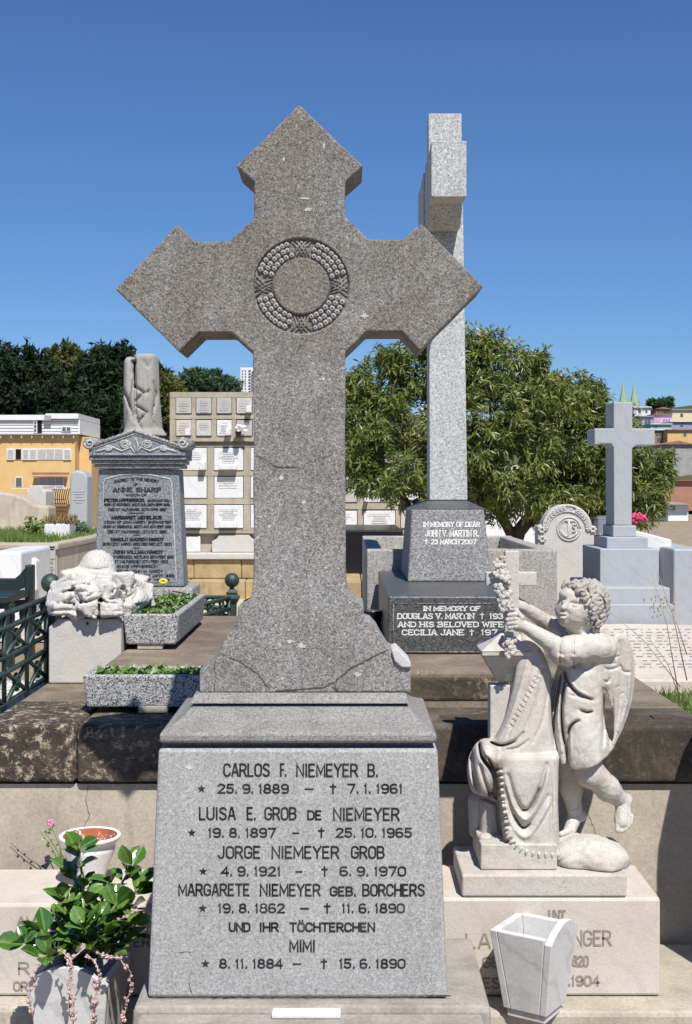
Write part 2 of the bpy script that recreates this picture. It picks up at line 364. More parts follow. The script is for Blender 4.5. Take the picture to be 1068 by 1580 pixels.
    def rough(s, amp, freq, seed=0):
        rs = np.random.RandomState(seed)
        for k in range(6):
            d = rs.normal(size=3); d /= np.linalg.norm(d); ph = rs.rand() * 6.28; fr = freq * (0.6 + rs.rand() * 1.2)
            s.f = s.f + (amp / 2.4 * np.sin(fr * (d[0] * s.X + d[1] * s.Y + d[2] * s.Z) + ph)).astype(np.float32)
        return s
    def mesh(s, name):
        f = s.f; neg = f < 0; nx, ny, nz = f.shape
        c = np.zeros((nx - 1, ny - 1, nz - 1), dtype=np.int8)
        for dx in (0, 1):
            for dy in (0, 1):
                for dz in (0, 1): c += neg[dx:nx - 1 + dx, dy:ny - 1 + dy, dz:nz - 1 + dz]
        act = (c > 0) & (c < 8); idx = -np.ones(act.shape, dtype=np.int64); ii = np.argwhere(act); idx[act] = np.arange(len(ii))
        acc = np.zeros((len(ii), 3)); cnt = np.zeros(len(ii))
        cor = [(0, 0, 0), (1, 0, 0), (0, 1, 0), (1, 1, 0), (0, 0, 1), (1, 0, 1), (0, 1, 1), (1, 1, 1)]
        val = [f[ii[:, 0] + a, ii[:, 1] + b, ii[:, 2] + d] for a, b, d in cor]
        for i in range(8):
            for ax in range(3):
                if cor[i][ax] == 0:
                    q = list(cor[i]); q[ax] = 1; j = cor.index(tuple(q))
                    m = (val[i] < 0) != (val[j] < 0); t = val[i] / np.where(m, val[i] - val[j], 1)
                    p = np.array(cor[i], dtype=float)[None].repeat(len(ii), 0); p[:, ax] += t
                    acc[m] += p[m]; cnt[m] += 1
        v = s.lo + (ii + acc / cnt[:, None]) * s.h
        faces = []
        for ax in range(3):
            a1, a2 = (ax + 1) % 3, (ax + 2) % 3
            sl0 = [slice(None)] * 3; sl1 = [slice(None)] * 3; sl0[ax] = slice(0, -1); sl1[ax] = slice(1, None)
            A, B = neg[tuple(sl0)], neg[tuple(sl1)]; e = np.argwhere(A != B)
            e = e[(e[:, a1] > 0) & (e[:, a2] > 0) & (e[:, a1] < f.shape[a1] - 1) & (e[:, a2] < f.shape[a2] - 1)]
            flip = A[e[:, 0], e[:, 1], e[:, 2]]
            def at(o1, o2):
                q = e.copy(); q[:, a1] -= o1; q[:, a2] -= o2; return idx[q[:, 0], q[:, 1], q[:, 2]]
            quad = np.stack([at(1, 1), at(0, 1), at(0, 0), at(1, 0)], 1)
            quad[~flip] = quad[~flip][:, ::-1]; faces.append(quad)
        fs = np.concatenate(faces); me = bpy.data.meshes.new(name)
        me.from_pydata(v.tolist(), [], fs.tolist()); me.polygons.foreach_set('use_smooth', [True] * len(fs)); me.update()
        return me
# ---------------------------------------------------------------- materials
g = lambda v, t=(1, 1, 1): (v * t[0], v * t[1], v * t[2])
WARM = (1.06, 1.0, 0.92)
M = {}
M['cross'] = granite('weathered_granite', g(.16, (1.01, 1, .98)), g(.272, (1.01, 1, .98)), g(.48, (1.01, 1, .985)), 370, (.66, .60, .54), 3.0, .8, bump=.35, fr=(.2, .68), lichen=True)
M['base'] = granite('dressed_granite', g(.27), g(.345, (1.01, 1, .985)), g(.45), 440, (.86, .85, .83), 4.0, .5, bump=.2, fr=(.16, .6))
M['moulding'] = granite('weathered_moulding', g(.175, (1.02, 1, .97)), g(.245, (1.02, 1, .97)), g(.34, (1.02, 1, .97)), 420, (.80, .76, .70), 5.0, .7, bump=.25, fr=(.2, .64), lichen=True)
M['vase'] = marble('stained_marble', (.60, .605, .61), (.36, .38, .41), (.58, .55, .50), .8, .5, .35, (.40, .38, .34), .5, bump=.1, vein_scale=3.5, speck=.12)
M['planter'] = granite('speckled_terrazzo', g(.075), g(.35), g(.58), 330, None, rough=.8, bump=.35, fr=(.30, .5))
M['plinth_dark'] = granite('dark_granite', g(.045), g(.085), g(.15), 260, (.8, .8, .8), 4, .5, rough=.42, bump=.08, fr=(.35, .7), spec=.5)
M['plinth_mid'] = granite('grey_granite', g(.09), g(.17), g(.31), 260, (.75, .75, .76), 5, .5, rough=.6, bump=.15, fr=(.34, .66), spec=.4)
M['shaft'] = granite('pale_granite', g(.29, (.99, 1, .99)), g(.45, (.99, 1, .99)), g(.60, (.99, 1, .99)), 260, (.86, .86, .86), 3, .5, rough=.75, bump=.15, fr=(.2, .55))
M['blue_granite'] = granite('blue_granite', g(.13, (.92, .98, 1.08)), g(.23, (.93, .99, 1.08)), g(.36, (.95, 1, 1.06)), 230, (.85, .85, .88), 5, .4, rough=.6, fr=(.33, .62), bump=.15)
M['blue_granite_edge'] = granite('grey_granite_trim', g(.16), g(.33), g(.5), 170, (.7, .68, .62), 6, .6, rough=.7, fr=(.3, .62), bump=.2)
M['tub'] = granite('concrete_tub', g(.24, WARM), g(.35, (1.03, 1, .96)), g(.45), 260, (.72, .68, .62), 4, .6, fr=(.2, .6))
M['marble_warm'] = marble('aged_marble', (.545, .505, .455), (.40, .36, .31), (.53, .44, .355), .4, .62, .55, (.36, .33, .29), .55, bump=.2, speck=.18)
M['marble_statue'] = marble('statue_marble', (.525, .50, .465), (.40, .38, .35), (.46, .39, .32), .2, .65, .5, (.27, .26, .24), .75, bump=.35, speck=.5)
M['hair_marble'] = marble('rough_statue_marble', (.40, .385, .35), (.3, .28, .25), (.33, .285, .24), .2, .8, .5, (.15, .14, .125), .9, bump=.45, speck=.7)
M['marble_white'] = marble('white_marble', (.66, .665, .67), (.42, .44, .47), (.64, .625, .60), .55, .42, .3, bump=.06)
M['marble_blue'] = marble('blue_marble', (.365, .385, .412), (.24, .26, .29), (.385, .39, .39), .35, .55, .5, (.29, .30, .315), .5, bump=.12, vein_scale=5)
M['marble_cream'] = marble('cream_marble', (.52, .505, .48), (.42, .39, .355), (.50, .44, .375), .3, .6, .4, (.36, .33, .285), .45, bump=.3, speck=.2)
M['marble_grey'] = marble('grey_marble', (.42, .415, .40), (.36, .36, .36), (.50, .47, .42), .4, .6, .4, (.3, .29, .27), .4, bump=.2)
M['weathered_marble'] = marble('weathered_marble', (.34, .33, .31), (.24, .23, .22), (.32, .28, .23), .3, .75, .5, (.19, .18, .165), .6, bump=.3)
M['iron'] = plain('green_paint', hexc(47, 66, 61), .45, .35, 30, .5, .25)
M['iron_dark'] = plain('dark_green_paint', hexc(34, 46, 42), .42, .3, 25, .5, .2)
n = NT('black_letter_fill', .75, .2)
n.color(n.ramp(n.noise(28, 6, .7), [(.40, (.010, .010, .011)), (.60, (.030, .030, .030)), (.74, (.10, .10, .098))])); M['ink'] = n.m
M['ink_white'] = plain('white_letter_fill', (.66, .66, .64), .7, .25, 60, .3, 0)
M['ink_grey'] = plain('worn_letter_fill', (.33, .32, .30), .8, .35, 60, .2, 0)
M['ink_faint'] = plain('faded_letter_fill', (.27, .24, .205), .8, .3, 70, .2, 0)
M['ink_plate'] = plain('plaque_letter_fill', (.34, .34, .33), .8, .3, 70, .2, 0)
M['crack'] = plain('crack_shadow', (.085, .08, .072), .9, .5, 80, .1, 0)
M['chip'] = plain('fresh_stone', (.54, .53, .51), .85, .25, 90, .2, .3)
M['rust'] = plain('rusty_iron', (.11, .055, .035), .8, .5, 60, .3, .3)
M['tan'] = None
n = NT('lichen_capstone', .88, .2)                                      # dark basalt cap with pale lichen
b1 = n.ramp(n.noise(2.6, 8, .72, dist=.5), [(.33, hexc(48, 44, 41)), (.50, hexc(72, 66, 60)), (.68, hexc(116, 106, 92))])
li = n.ramp(n.noise(34, 9, .82, dist=.3), [(.52, 0.), (.58, 1.)])
zone = n.ramp(n.math('ADD', n.noise(2.2, 3, .5, vec=n.mapping((1, 1, 1), (0, 0, 0), (3.1, 1.7, .4))), n.math('MULTIPLY', n.sepz('X'), -.16)), [(.48, 0.), (.66, 1.)])
c = n.mix(n.math('MULTIPLY', li, n.math('ADD', n.math('MULTIPLY', zone, .9), .12)), b1, hexc(176, 164, 144))
fine = n.ramp(n.noise(120, 3, .7), [(.3, .75), (.7, 1.2)])
n.color(n.mix(1., c, fine, 'MULTIPLY')); n.bump(n.math('ADD', n.noise(45, 6, .75), li), .5, .006); M['capstone'] = n.m
n = NT('brown_slab', .85, .2)
c = n.ramp(n.noise(3.4, 8, .7, dist=.4), [(.3, hexc(92, 83, 73)), (.52, hexc(122, 110, 97)), (.72, hexc(150, 136, 119))])
li = n.ramp(n.noise(26, 8, .78), [(.60, 0.), (.66, 1.)])
c = n.mix(n.math('MULTIPLY', li, .5), c, hexc(184, 168, 146))
n.color(n.mix(1., c, n.ramp(n.noise(130, 3, .7), [(.3, .78), (.7, 1.18)]), 'MULTIPLY')); n.bump(n.noise(50, 6, .75), .35, .006); M['slab'] = n.m
def concrete(name, a, b, c_, stain=hexc(96, 84, 70), sc=2.5, bmp=.3):
    n = NT(name, .9, .15)
    c = n.ramp(n.noise(sc, 8, .68, dist=.3), [(.28, a), (.5, b), (.74, c_)])
    st = n.ramp(n.noise(3.5, 6, .65, vec=n.mapping((3.2, 3.2, .55))), [(.52, 0.), (.8, 1.)])
    c = n.mix(n.math('MULTIPLY', st, .6), c, stain)
    n.color(n.mix(1., c, n.ramp(n.noise(110, 4, .72), [(.3, .82), (.7, 1.14)]), 'MULTIPLY'))
    n.bump(n.math('ADD', n.noise(70, 6, .72), n.math('MULTIPLY', n.noise(9, 4), 1.5)), bmp, .006); return n.m
M['concrete'] = concrete('stained_concrete', hexc(156, 147, 134), hexc(178, 168, 153), hexc(194, 184, 168), hexc(120, 108, 94))
M['concrete_tan'] = concrete('tan_concrete', hexc(150, 142, 127), hexc(168, 159, 142), hexc(184, 175, 157), hexc(124, 114, 97))
M['tan_stone'] = concrete('tan_stone', hexc(140, 122, 92), hexc(168, 148, 114), hexc(190, 170, 134), hexc(88, 76, 60), 4)
M['ground'] = concrete('dusty_ground', hexc(120, 108, 92), hexc(146, 132, 112), hexc(168, 154, 132), hexc(104, 92, 76), 1.6)
M['path'] = concrete('pale_path', hexc(176, 164, 144), hexc(192, 180, 160), hexc(206, 196, 176), hexc(160, 146, 124), 1.2, .2)
M['kerb'] = concrete('kerb_concrete', hexc(150, 144, 132), hexc(172, 164, 150), hexc(188, 180, 166), hexc(110, 102, 90), 4)
M['footing'] = concrete('rough_footing', hexc(128, 122, 114), hexc(152, 146, 138), hexc(170, 164, 156), hexc(120, 108, 96), 7, .5)
M['hill'] = plain('dry_hill', (.10, .10, .05), .95, .5, .05, .1, 0)
def leafmat(name, a, b, c, rough=.5, scale=3.0, spec=.4, trans=.25):
    n = NT(name, rough, spec)
    col = n.ramp(n.noise(scale, 5, .7), [(.3, a), (.5, b), (.72, c)])
    n.color(col)
    tr = n.t.nodes.new('ShaderNodeBsdfTranslucent'); n.link(n.mix(.5, col, (.16, .24, .02)), tr.inputs[0])
    mx = n.t.nodes.new('ShaderNodeMixShader'); mx.inputs[0].default_value = trans
    out = n.t.nodes['Material Output']; n.link(n.b.outputs[0], mx.inputs[1]); n.link(tr.outputs[0], mx.inputs[2]); n.link(mx.outputs[0], out.inputs[0])
    return n.m
M['leaf'] = leafmat('tree_leaf', (.048, .075, .016), (.13, .165, .036), (.32, .32, .080), .40, 6.0, .5, .28)
M['pine'] = leafmat('pine_needle', (.010, .022, .012), (.018, .034, .017), (.034, .052, .022), .7, .30, .2, .1)
M['olive'] = leafmat('olive_foliage', (.06, .075, .02), (.10, .115, .035), (.16, .16, .05), .7, .5, .2, .2)
M['far_green'] = leafmat('far_foliage', (.035, .075, .045), (.055, .105, .058), (.08, .135, .07), .7, .5, .2, .2)
M['bark'] = plain('bark', (.075, .055, .042), .9, .4, 14, .1, .6)
M['succulent'] = leafmat('bedding_leaf', (.07, .15, .03), (.13, .22, .06), (.27, .33, .16), .4, 40, .4, .2)
M['grass'] = leafmat('grass_blade', (.08, .14, .02), (.12, .19, .04), (.19, .24, .06), .6, 10)
M['dry'] = plain('dry_grass', (.36, .28, .16), .8, .3, 30, .2, 0)
n = NT('glossy_leaf', .14, .6)
c = n.ramp(n.rnd(), [(0., (.034, .090, .012)), (.6, (.060, .140, .020)), (1., (.13, .24, .045))])
cx = n.math('ABSOLUTE', n.sepz('X'))
vein = n.ramp(cx, [(0., 1.), (.0014, 0.)])
c = n.mix(n.math('MULTIPLY', vein, .55), c, (.22, .33, .08))
n.color(n.mix(1., c, n.ramp(n.noise(60, 4), [(.3, .8), (.7, 1.15)]), 'MULTIPLY')); n.bump(n.noise(55, 3), .12, .004)
n.b.inputs['Coat Weight'].default_value = .5; n.b.inputs['Coat Roughness'].default_value = .08
M['glossy'] = n.m
M['stem'] = plain('green_stem', (.16, .19, .07), .6, .3, 40)
M['pink'] = plain('pink_bead_leaf', (.58, .42, .40), .7, .7, 120, .25, .2)
M['petal_pink'] = plain('pink_petal', (.75, .22, .40), .6, .2, 40)
M['petal_red'] = plain('red_petal', (.55, .07, .14), .6, .4, 20)
M['petal_yellow'] = plain('yellow_petal', (.80, .60, .03), .5, .2, 40)
M['petal_white'] = plain('white_petal', (.80, .80, .76), .6, .15, 40)
n = NT('whitewashed_pot', .7, .3)
pl = n.ramp(n.noise(34, 8, .75), [(.60, 0.), (.68, 1.)])
n.color(n.mix(n.math('MULTIPLY', pl, .8), (.82, .81, .80), (.42, .26, .19))); n.bump(n.noise(50, 5, .7), .3, .006); M['pot'] = n.m
n = NT('terracotta_lining', .9, .2)
pl = n.ramp(n.noise(26, 8, .8), [(.54, 0.), (.62, 1.)])
n.color(n.mix(pl, hexc(168, 98, 70), (.72, .68, .66))); n.bump(n.noise(50, 5, .7), .3, .006); M['terracotta'] = n.m
M['soil'] = plain('dry_soil', (.10, .065, .042), .95, .5, 40, .1, .6)
M['wall_yellow'] = plain('ochre_render', hexc(208, 174, 120), .85, .12, 1.2, .2, 0)
M['wall_white'] = plain('white_boards', (.70, .70, .70), .7, .08, 1.5, .2, 0)
M['trim_white'] = plain('white_paint', (.70, .70, .69), .5, .08, 3, .3, 0)
M['glass'] = plain('window_glass', (.10, .11, .12), .08, .2, 2, .6, 0)
M['curtain'] = plain('net_curtain', (.42, .41, .40), .8, .25, 4, .2, 0)
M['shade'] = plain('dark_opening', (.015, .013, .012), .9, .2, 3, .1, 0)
M['roof_grey'] = plain('grey_roof', (.33, .32, .31), .8, .3, 1, .2, 0)
M['roof_rust'] = plain('rust_roof', (.30, .16, .12), .8, .3, .6, .2, 0)
M['lilac'] = plain('lilac_render', hexc(190, 155, 182), .8, .1, .3, .2, 0)
M['lilac_grey'] = plain('grey_lilac_render', hexc(150, 150, 168), .8, .1, .3, .2, 0)
M['cream_wall'] = plain('cream_render', hexc(216, 200, 166), .8, .1, .3, .2, 0)
M['teal_wall'] = plain('pale_teal_render', hexc(160, 190, 190), .8, .1, .3, .2, 0)
M['brick_wall'] = plain('brick_render', hexc(160, 120, 100), .8, .2, .8, .2, 0)
M['spire'] = plain('copper_spire', hexc(150, 168, 140), .7, .2, .5, .3, 0)
M['black_stone'] = plain('black_polished_stone', (.012, .012, .014), .2, .2, 5, .5, 0)
M['blue_paint'] = plain('pale_blue_paint', (.60, .66, .74), .6, .1, 4, .3, .05)
n = NT('gravel', .9, .2)
v = n.voro(55, 'Color'); sp = n.t.nodes.new('ShaderNodeSeparateColor'); n.link(v, sp.inputs[0])
n.color(n.ramp(sp.outputs[0], [(0., (.22, .21, .20)), (1., (.72, .71, .69))])); n.bump(n.voro(55), .8, .01); M['gravel'] = n.m
# ================================================================ ground
gb = MB(); nx_, ny_ = 40, 60
ys = [1.2 + (16 - 1.2) * (i / 30) for i in range(31)] + [16 + (4 * (1.16 ** i) - 4) * 4 for i in range(1, 30)]
def gz(y):
    """height of the ground behind the terrace wall: level, then sloping gently down to the niches"""
    z = CZ - .79
    if y > 6.5: z -= min((y - 6.5) / 9.5, 1.0) * .60
    if y > 24: z -= min((y - 24) / 60, 1) * 3.0
    return z
rows = []
back = [3.9 + i * .4 for i in range(33)] + [18, 21, 25, 30, 38, 50, 65, 90, 130, 200, 320, 520, 900, 1600, 3000]
vs = []; xs = [-1., -.6, -.4, -.25, -.15, -.08, -.03, 0, .03, .08, .15, .25, .4, .6, 1.]
for y in back:
    for x in xs: vs.append((x * max(12, y * 1.6), y, gz(y)))
nxs = len(xs)
gb.add(vs, [(i * nxs + k, i * nxs + k + 1, (i + 1) * nxs + k + 1, (i + 1) * nxs + k) for i in range(len(back) - 1) for k in range(nxs - 1)])
# drop in front of the terrace wall and the lower ground the camera stands on
gb.add([(-12, 3.9, gz(3.9)), (12, 3.9, gz(3.9)), (12, 3.9, 0), (-12, 3.9, 0)], [(0, 1, 2, 3)])
gb.add([(-12, 3.9, 0), (12, 3.9, 0), (12, -6, 0), (-12, -6, 0)], [(0, 1, 2, 3)])
structure('ground', gb, M['ground'])
pb = MB(); pw = [(6.6 + i * .55) for i in range(22)]
pb.add([p for y in pw for p in ((-6, y, gz(y) + .004), (7, y, gz(y) + .004))], [(2 * i, 2 * i + 1, 2 * i + 3, 2 * i + 2) for i in range(len(pw) - 1)])
structure('path', pb, M['path'])
wb = MB(); wb.box((-6, 3.86, 0), (-1.075, 4.05, CZ - .80)); wb.box((1.075, 3.86, 0), (6, 4.05, CZ - .80))
structure('terrace_wall', wb, M['concrete'])

# ================================================================ walled tomb platform behind the cross
plat = thing('tomb_platform', 'low stone-capped tomb platform with dark lichened edge blocks behind the granite cross', 'tomb platform', (0, 3.8, 0))
DW = 3.80; zt = CZ - .700; zb = PZ(1210, DW)
build('plinth_wall', MB().box((-1.05, DW + .02, 0), (1.05, 5.9, zb - .004)), M['concrete'], plat)
caps = [(-1.07, PX(117, DW)), (PX(118.6, DW), -.08), (-.077, .47), (.473, 1.07)]
for i, (a, b) in enumerate(caps):
    build('capstone', MB().box((a, DW - .004 * (i % 2), zb + .004), (b, 4.11 if i > 1 else 4.23, zt - .002 * (i % 2))), M['capstone'], plat, .014, 3)
build('side_kerb', MB().box((-1.07, 4.233, zb), (-.80, 5.88, zt - .003)), M['slab'], plat, .01)
build('side_kerb', MB().box((.803, 4.113, zb), (1.07, 5.88, zt - .003)), M['slab'], plat, .01)
zu = CZ - .584
build('upper_step', MB().box((-.062, 4.105, zb), (.80, 5.86, zu)), M['slab'], plat, .012)
build('upper_step', MB().box((-.795, 4.225, zb), (-.066, 5.86, zu - .002)), M['slab'], plat, .012)
build('upper_step_edge', MB().box((-.058, 4.10, zt + .02), (.795, 4.125, zu - .02)), M['capstone'], plat, .008)
for k, x in enumerate((58, 692, 1019)):
    c = P(x, 1108, 3.93); q = build('post_socket', MB().box((c.x - .026, 3.90, zt - .02), (c.x + .026, 3.955, zt + .002)), M['rust'], plat)
    build('socket_hole', MB().box((c.x - .014, 3.913, zt - .02), (c.x + .014, 3.942, zt + .004)), M['crack'], q)

# ================================================================ the granite cross
cross = thing('grave_cross', 'tall weathered grey granite cross with flared pointed arms and carved wreath, on inscribed pedestal', 'grave cross', (-.107, 3.05, 0))
DC = 3.0; TH = .165
outline = [(461.5, 160.5), (560.5, 256), (533, 280), (533, 335), (569, 369.5), (622, 369.5), (650, 344.5), (746, 442), (648, 541), (621, 511), (566, 511), (533, 543),
           (533.5, 880), (535, 905), (540, 918), (549, 927), (561, 933), (562, 957), (572, 960), (582, 971), (590, 986), (601, 1003), (616, 1012), (634, 1026), (634, 1069),
           (308, 1069), (308, 1034), (324, 1024), (338, 1012), (342, 996), (350, 981), (366, 967), (367, 936), (379, 930), (388, 920), (391, 905),
           (391, 880), (390.5, 543), (357, 512.5), (307, 512.5), (276, 543), (178, 446), (274, 346), (300, 372), (354, 371.5), (392, 337), (392, 280), (364.5, 256)]
# a few extra points so that edges carry small chips
rng = random.Random(3); o2 = []
for i, (x, y) in enumerate(outline):
    o2.append((x, y)); x2, y2 = outline[(i + 1) % len(outline)]; L = math.hypot(x2 - x, y2 - y)
    k = int(L // 26)
    for j in range(1, k):
        t = (j + rng.uniform(-.2, .2)) / k; nx0, ny0 = (y2 - y) / L, -(x2 - x) / L; e = rng.uniform(-.9, .25)
        o2.append((x + (x2 - x) * t + nx0 * e, y + (y2 - y) * t + ny0 * e))
poly = [((x - 534) / F * DC, CZ - (y - 750) / F * DC) for x, y in o2]
cm = MB().prism(poly, DC, DC + TH)
WC = P(465, 441, DC); WR, WI = 74.0 / F * DC, 43.5 / F * DC
ring = MB(); seg = 64; vs = []
for r in (WI, WR):
    for yy in (DC - .02, DC + .0085):
        vs += [(WC.x + r * math.cos(2 * math.pi * k / seg), yy, WC.z + r * math.sin(2 * math.pi * k / seg)) for k in range(seg)]
fs = []
for k in range(seg):
    q = (k + 1) % seg; a, b, c, d = k, seg + k, 2 * seg + k, 3 * seg + k; a2, b2, c2, d2 = q, seg + q, 2 * seg + q, 3 * seg + q
    fs += [(a, a2, b2, b), (c, d, d2, c2), (a, c, c2, a2), (b, b2, d2, d)]
ring.add(vs, fs)
co = build('cross_body', cm, M['cross'], cross)
ro = build('cutter', ring, None)
bo = co.modifiers.new('b', 'BOOLEAN'); bo.operation = 'DIFFERENCE'; bo.object = ro; bo.solver = 'EXACT'
bv = co.modifiers.new('v', 'BEVEL'); bv.width = .0035; bv.segments = 2; bv.limit_method = 'ANGLE'; bv.angle_limit = R(40)
dg = bpy.context.evaluated_depsgraph_get(); me2 = bpy.data.meshes.new_from_object(co.evaluated_get(dg))
co.modifiers.clear(); co.data = me2
if not me2.materials: me2.materials.append(M['cross'])
bpy.data.objects.remove(ro)
# wreath berries: little domes with a drilled eye, in four groups, and crossing ribbons between
bm_ = MB(); bm_.lathe((0, 0, 0), [(.0078, 0), (.0076, .003), (.006, .0062), (.0036, .0076), (.0021, .0068), (.0016, .003)], 9, True)
dome = bm_.mesh('carved_berry'); dome.materials.append(M['cross'])
eye_m = MB().lathe((0, 0, 0), [(.0019, .0064), (.0014, .0068)], 8).mesh('drilled_eye'); eye_m.materials.append(M['crack'])
toY = Matrix.Rotation(R(90), 4, 'X')
wreath_r = [WI + (WR - WI) * t for t in (.20, .50, .80)]
rng = random.Random(11)
for qd in range(4):
    for ri, r in enumerate(wreath_r):
        nb = 6 + ri; a0, a1 = 17 - (2 - ri) * 1.0, 73 + (2 - ri) * 1.0
        for j in range(nb):
            a = R(qd * 90 + 0 + a0 + (a1 - a0) * (j + (.25 if ri % 2 else -.05) + .35) / nb + rng.uniform(-.8, .8))
            mt = Matrix.Translation((WC.x + r * math.cos(a), DC + .0087, WC.z + r * math.sin(a))) @ toY @ Matrix.Scale(rng.uniform(.9, 1.06), 4)
            o = put('carved_berry', dome, None, cross); o.matrix_basis = mt
            e = put('drilled_eye', eye_m, None, o)
for qd in range(4):
    rb = MB()
    for k in (-1, 1):
        a = R(qd * 90 + k * 4.5)
        for off in (-6, 0, 6):
            a1 = R(qd * 90 + k * 9 + off); a2 = R(qd * 90 - k * 7 + off)
            p = lambda r, t: (WC.x + r * math.cos(t), DC + .0075, WC.z + r * math.sin(t))
            rb.tube([p(WI + .003, a1), p((WI + WR) / 2, (a1 + a2) / 2), p(WR - .003, a2)], .0021, 5)
    build('carved_ribbon', rb, M['cross'], cross)

# pedestal: bevelled slab, ogee moulding, inscribed die, wide footing
CX = -.1055; CYc = 3.083
def ped(name, hw0, f0, z0, hw1, f1, z1, mat, bev=.004):
    return build(name, MB().frustum((CX - hw0, f0, CX + hw0, 2 * CYc - f0, z0), (CX - hw1, f1, CX + hw1, 2 * CYc - f1, z1)), mat, cross, bev)
ped('bevelled_slab', .2525, 2.97, PZ(1086, 2.97), .244, 2.993, CZ - .478, M['moulding'])
# ogee moulding as a lofted rectangular profile
prof = [(.236, 2.995, CZ - .497), (.236, 2.992, CZ - .503), (.246, 2.982, CZ - .505), (.2545, 2.962, CZ - .511), (.263, 2.940, CZ - .520), (.2735, 2.914, CZ - .529), (.286, 2.888, CZ - .5355), (.297, 2.864, CZ - .5395),
        (.3030, 2.853, CZ - .5435), (.3045, 2.850, CZ - .549), (.3045, 2.850, CZ - .561), (.3020, 2.855, CZ - .566), (.296, 2.868, CZ - .5685), (.287, 2.886, CZ - .569), (.287, 2.886, CZ - .585)]
ob = MB(); vs = []
for hw, f0, z in prof: vs += [(CX - hw, f0, z), (CX + hw, f0, z), (CX + hw, 2 * CYc - f0, z), (CX - hw, 2 * CYc - f0, z)]
fs = [(i * 4 + k, i * 4 + 4 + k, i * 4 + 4 + (k + 1) % 4, i * 4 + (k + 1) % 4) for i in range(len(prof) - 1) for k in range(4)]
fs += [(0, 1, 2, 3), tuple(len(vs) - 4 + k for k in (3, 2, 1, 0))]
ob.add(vs, fs); build('ogee_moulding', ob, M['moulding'], cross, .003)
ZT, ZB = PZ(1156, 2.852), PZ(1539, 2.83)
DT, DB = 2.852, 2.828
die = ped('inscribed_die', .3275, DB, ZB, .3075, DT, ZT, M['base'], .007)
def die_surf(x, y, e=.0012):
    """point on the inscribed face that the photograph shows at pixel x, y"""
    k = (y - 750) / F; t = 0.0
    D = DT
    for _ in range(6):
        z = CZ - k * D; t = (ZT - z) / (ZT - ZB); D = DT + (DB - DT) * t
    D -= e; return P(x, y, D)
words = [('CARLOS', 344.5, 417, 1177.5, 1198.5), ('F.', 432, 442.5, 1177.5, 1198.5), ('NIEMEYER', 457, 553, 1178, 1199), ('B.', 567, 584, 1178, 1199),
         ('LUISA', 307, 364, 1245, 1265.5), ('E.', 380.5, 395.5, 1245, 1265.5), ('GROB', 408, 458, 1245, 1265.5), ('DE', 474, 497, 1250, 1265.5), ('NIEMEYER', 514, 617, 1246, 1266.5),
         ('JORGE', 336, 402.5, 1305, 1325), ('NIEMEYER', 419, 524, 1305, 1325), ('GROB', 541.5, 594, 1305, 1325),
         ('MARGARETE', 275, 386, 1363, 1382.5), ('NIEMEYER', 401, 495, 1363.5, 1383), ('GEB.', 509, 550, 1367.5, 1383), ('BORCHERS', 559, 656, 1363.5, 1383),
         ('UND', 353, 386.6, 1423, 1438), ('IHR', 400, 430.6, 1423, 1438), ('TÖCHTERCHEN', 446.5, 579, 1423, 1438), ('MIMI', 446.5, 487, 1450, 1469)]
for s, x0, x1, y0, y1 in words:
    mb = MB(); lettering(mb, s, x0, x1, y0, y1, die_surf, 2.7); build('lettering', mb, M['ink'], die)
dates = [(1217, 311, ('25. 9. 1889', 335.6, 446), (470, 484), 514, ('7. 1. 1961', 536, 622)), (1285, 296, ('19. 8. 1897', 320.6, 426), (451, 462), 496, ('25. 10. 1965', 518, 636.5)),
         (1344.5, 313.6, ('4. 9. 1921', 341, 434), (456, 467), 501, ('6. 9. 1970', 524, 627)), (1401.5, 312.7, ('19. 8. 1862', 336, 440), (463, 477), 505, ('11. 6. 1890', 527, 625)),
         (1487, 317, ('8. 11. 1884', 338, 436.7), (451.7, 465), 500, ('15. 6. 1890', 523, 626))]
for yc, xs_, t1, ds, xd, t2 in dates:
    mb = MB()
    pts = [(xs_ + (6.8 if k % 2 == 0 else 2.7) * math.sin(k * math.pi / 5), yc - (6.8 if k % 2 == 0 else 2.7) * math.cos(k * math.pi / 5)) for k in range(10)]
    mb.add([die_surf(*p) for p in pts] + [die_surf(xs_, yc)], [(10, (k + 1) % 10, k) for k in range(10)])
    build('carved_star', mb, M['ink'], die)
    for s, a, b in (t1, t2):
        mb = MB(); lettering(mb, s, a, b, yc - 8, yc + 7.5, die_surf, 2.5); build('lettering', mb, M['ink'], die)
    mb = MB(); mb.add([die_surf(ds[0], yc - .6), die_surf(ds[0], yc + 1.6), die_surf(ds[1], yc + 1.6), die_surf(ds[1], yc - .6)], [(0, 1, 2, 3)]); build('carved_dash', mb, M['ink'], die)
    mb = MB()
    for x0, x1, y0, y1 in ((xd - 1.3, xd + 1.3, yc - 8, yc + 8), (xd - 5, xd + 5, yc - 4.5, yc - 2)):
        mb.add([die_surf(x0, y0, .0012 if x1 - x0 > 3 else .0015), die_surf(x0, y1), die_surf(x1, y1), die_surf(x1, y0)], [(0, 1, 2, 3)])
    build('carved_dagger', mb, M['ink'], die)
build('footing_step', MB().box((-.44, 2.68, 0), (.29, 2.762, PZ(1566.5, 2.75))), M['footing'], cross, .008)
foot = build('footing', MB().frustum((-.475, 2.765, .312, 3.24, -.02), (-.458, 2.785, .312, 3.22, ZB - .003)), M['footing'], cross, .012)
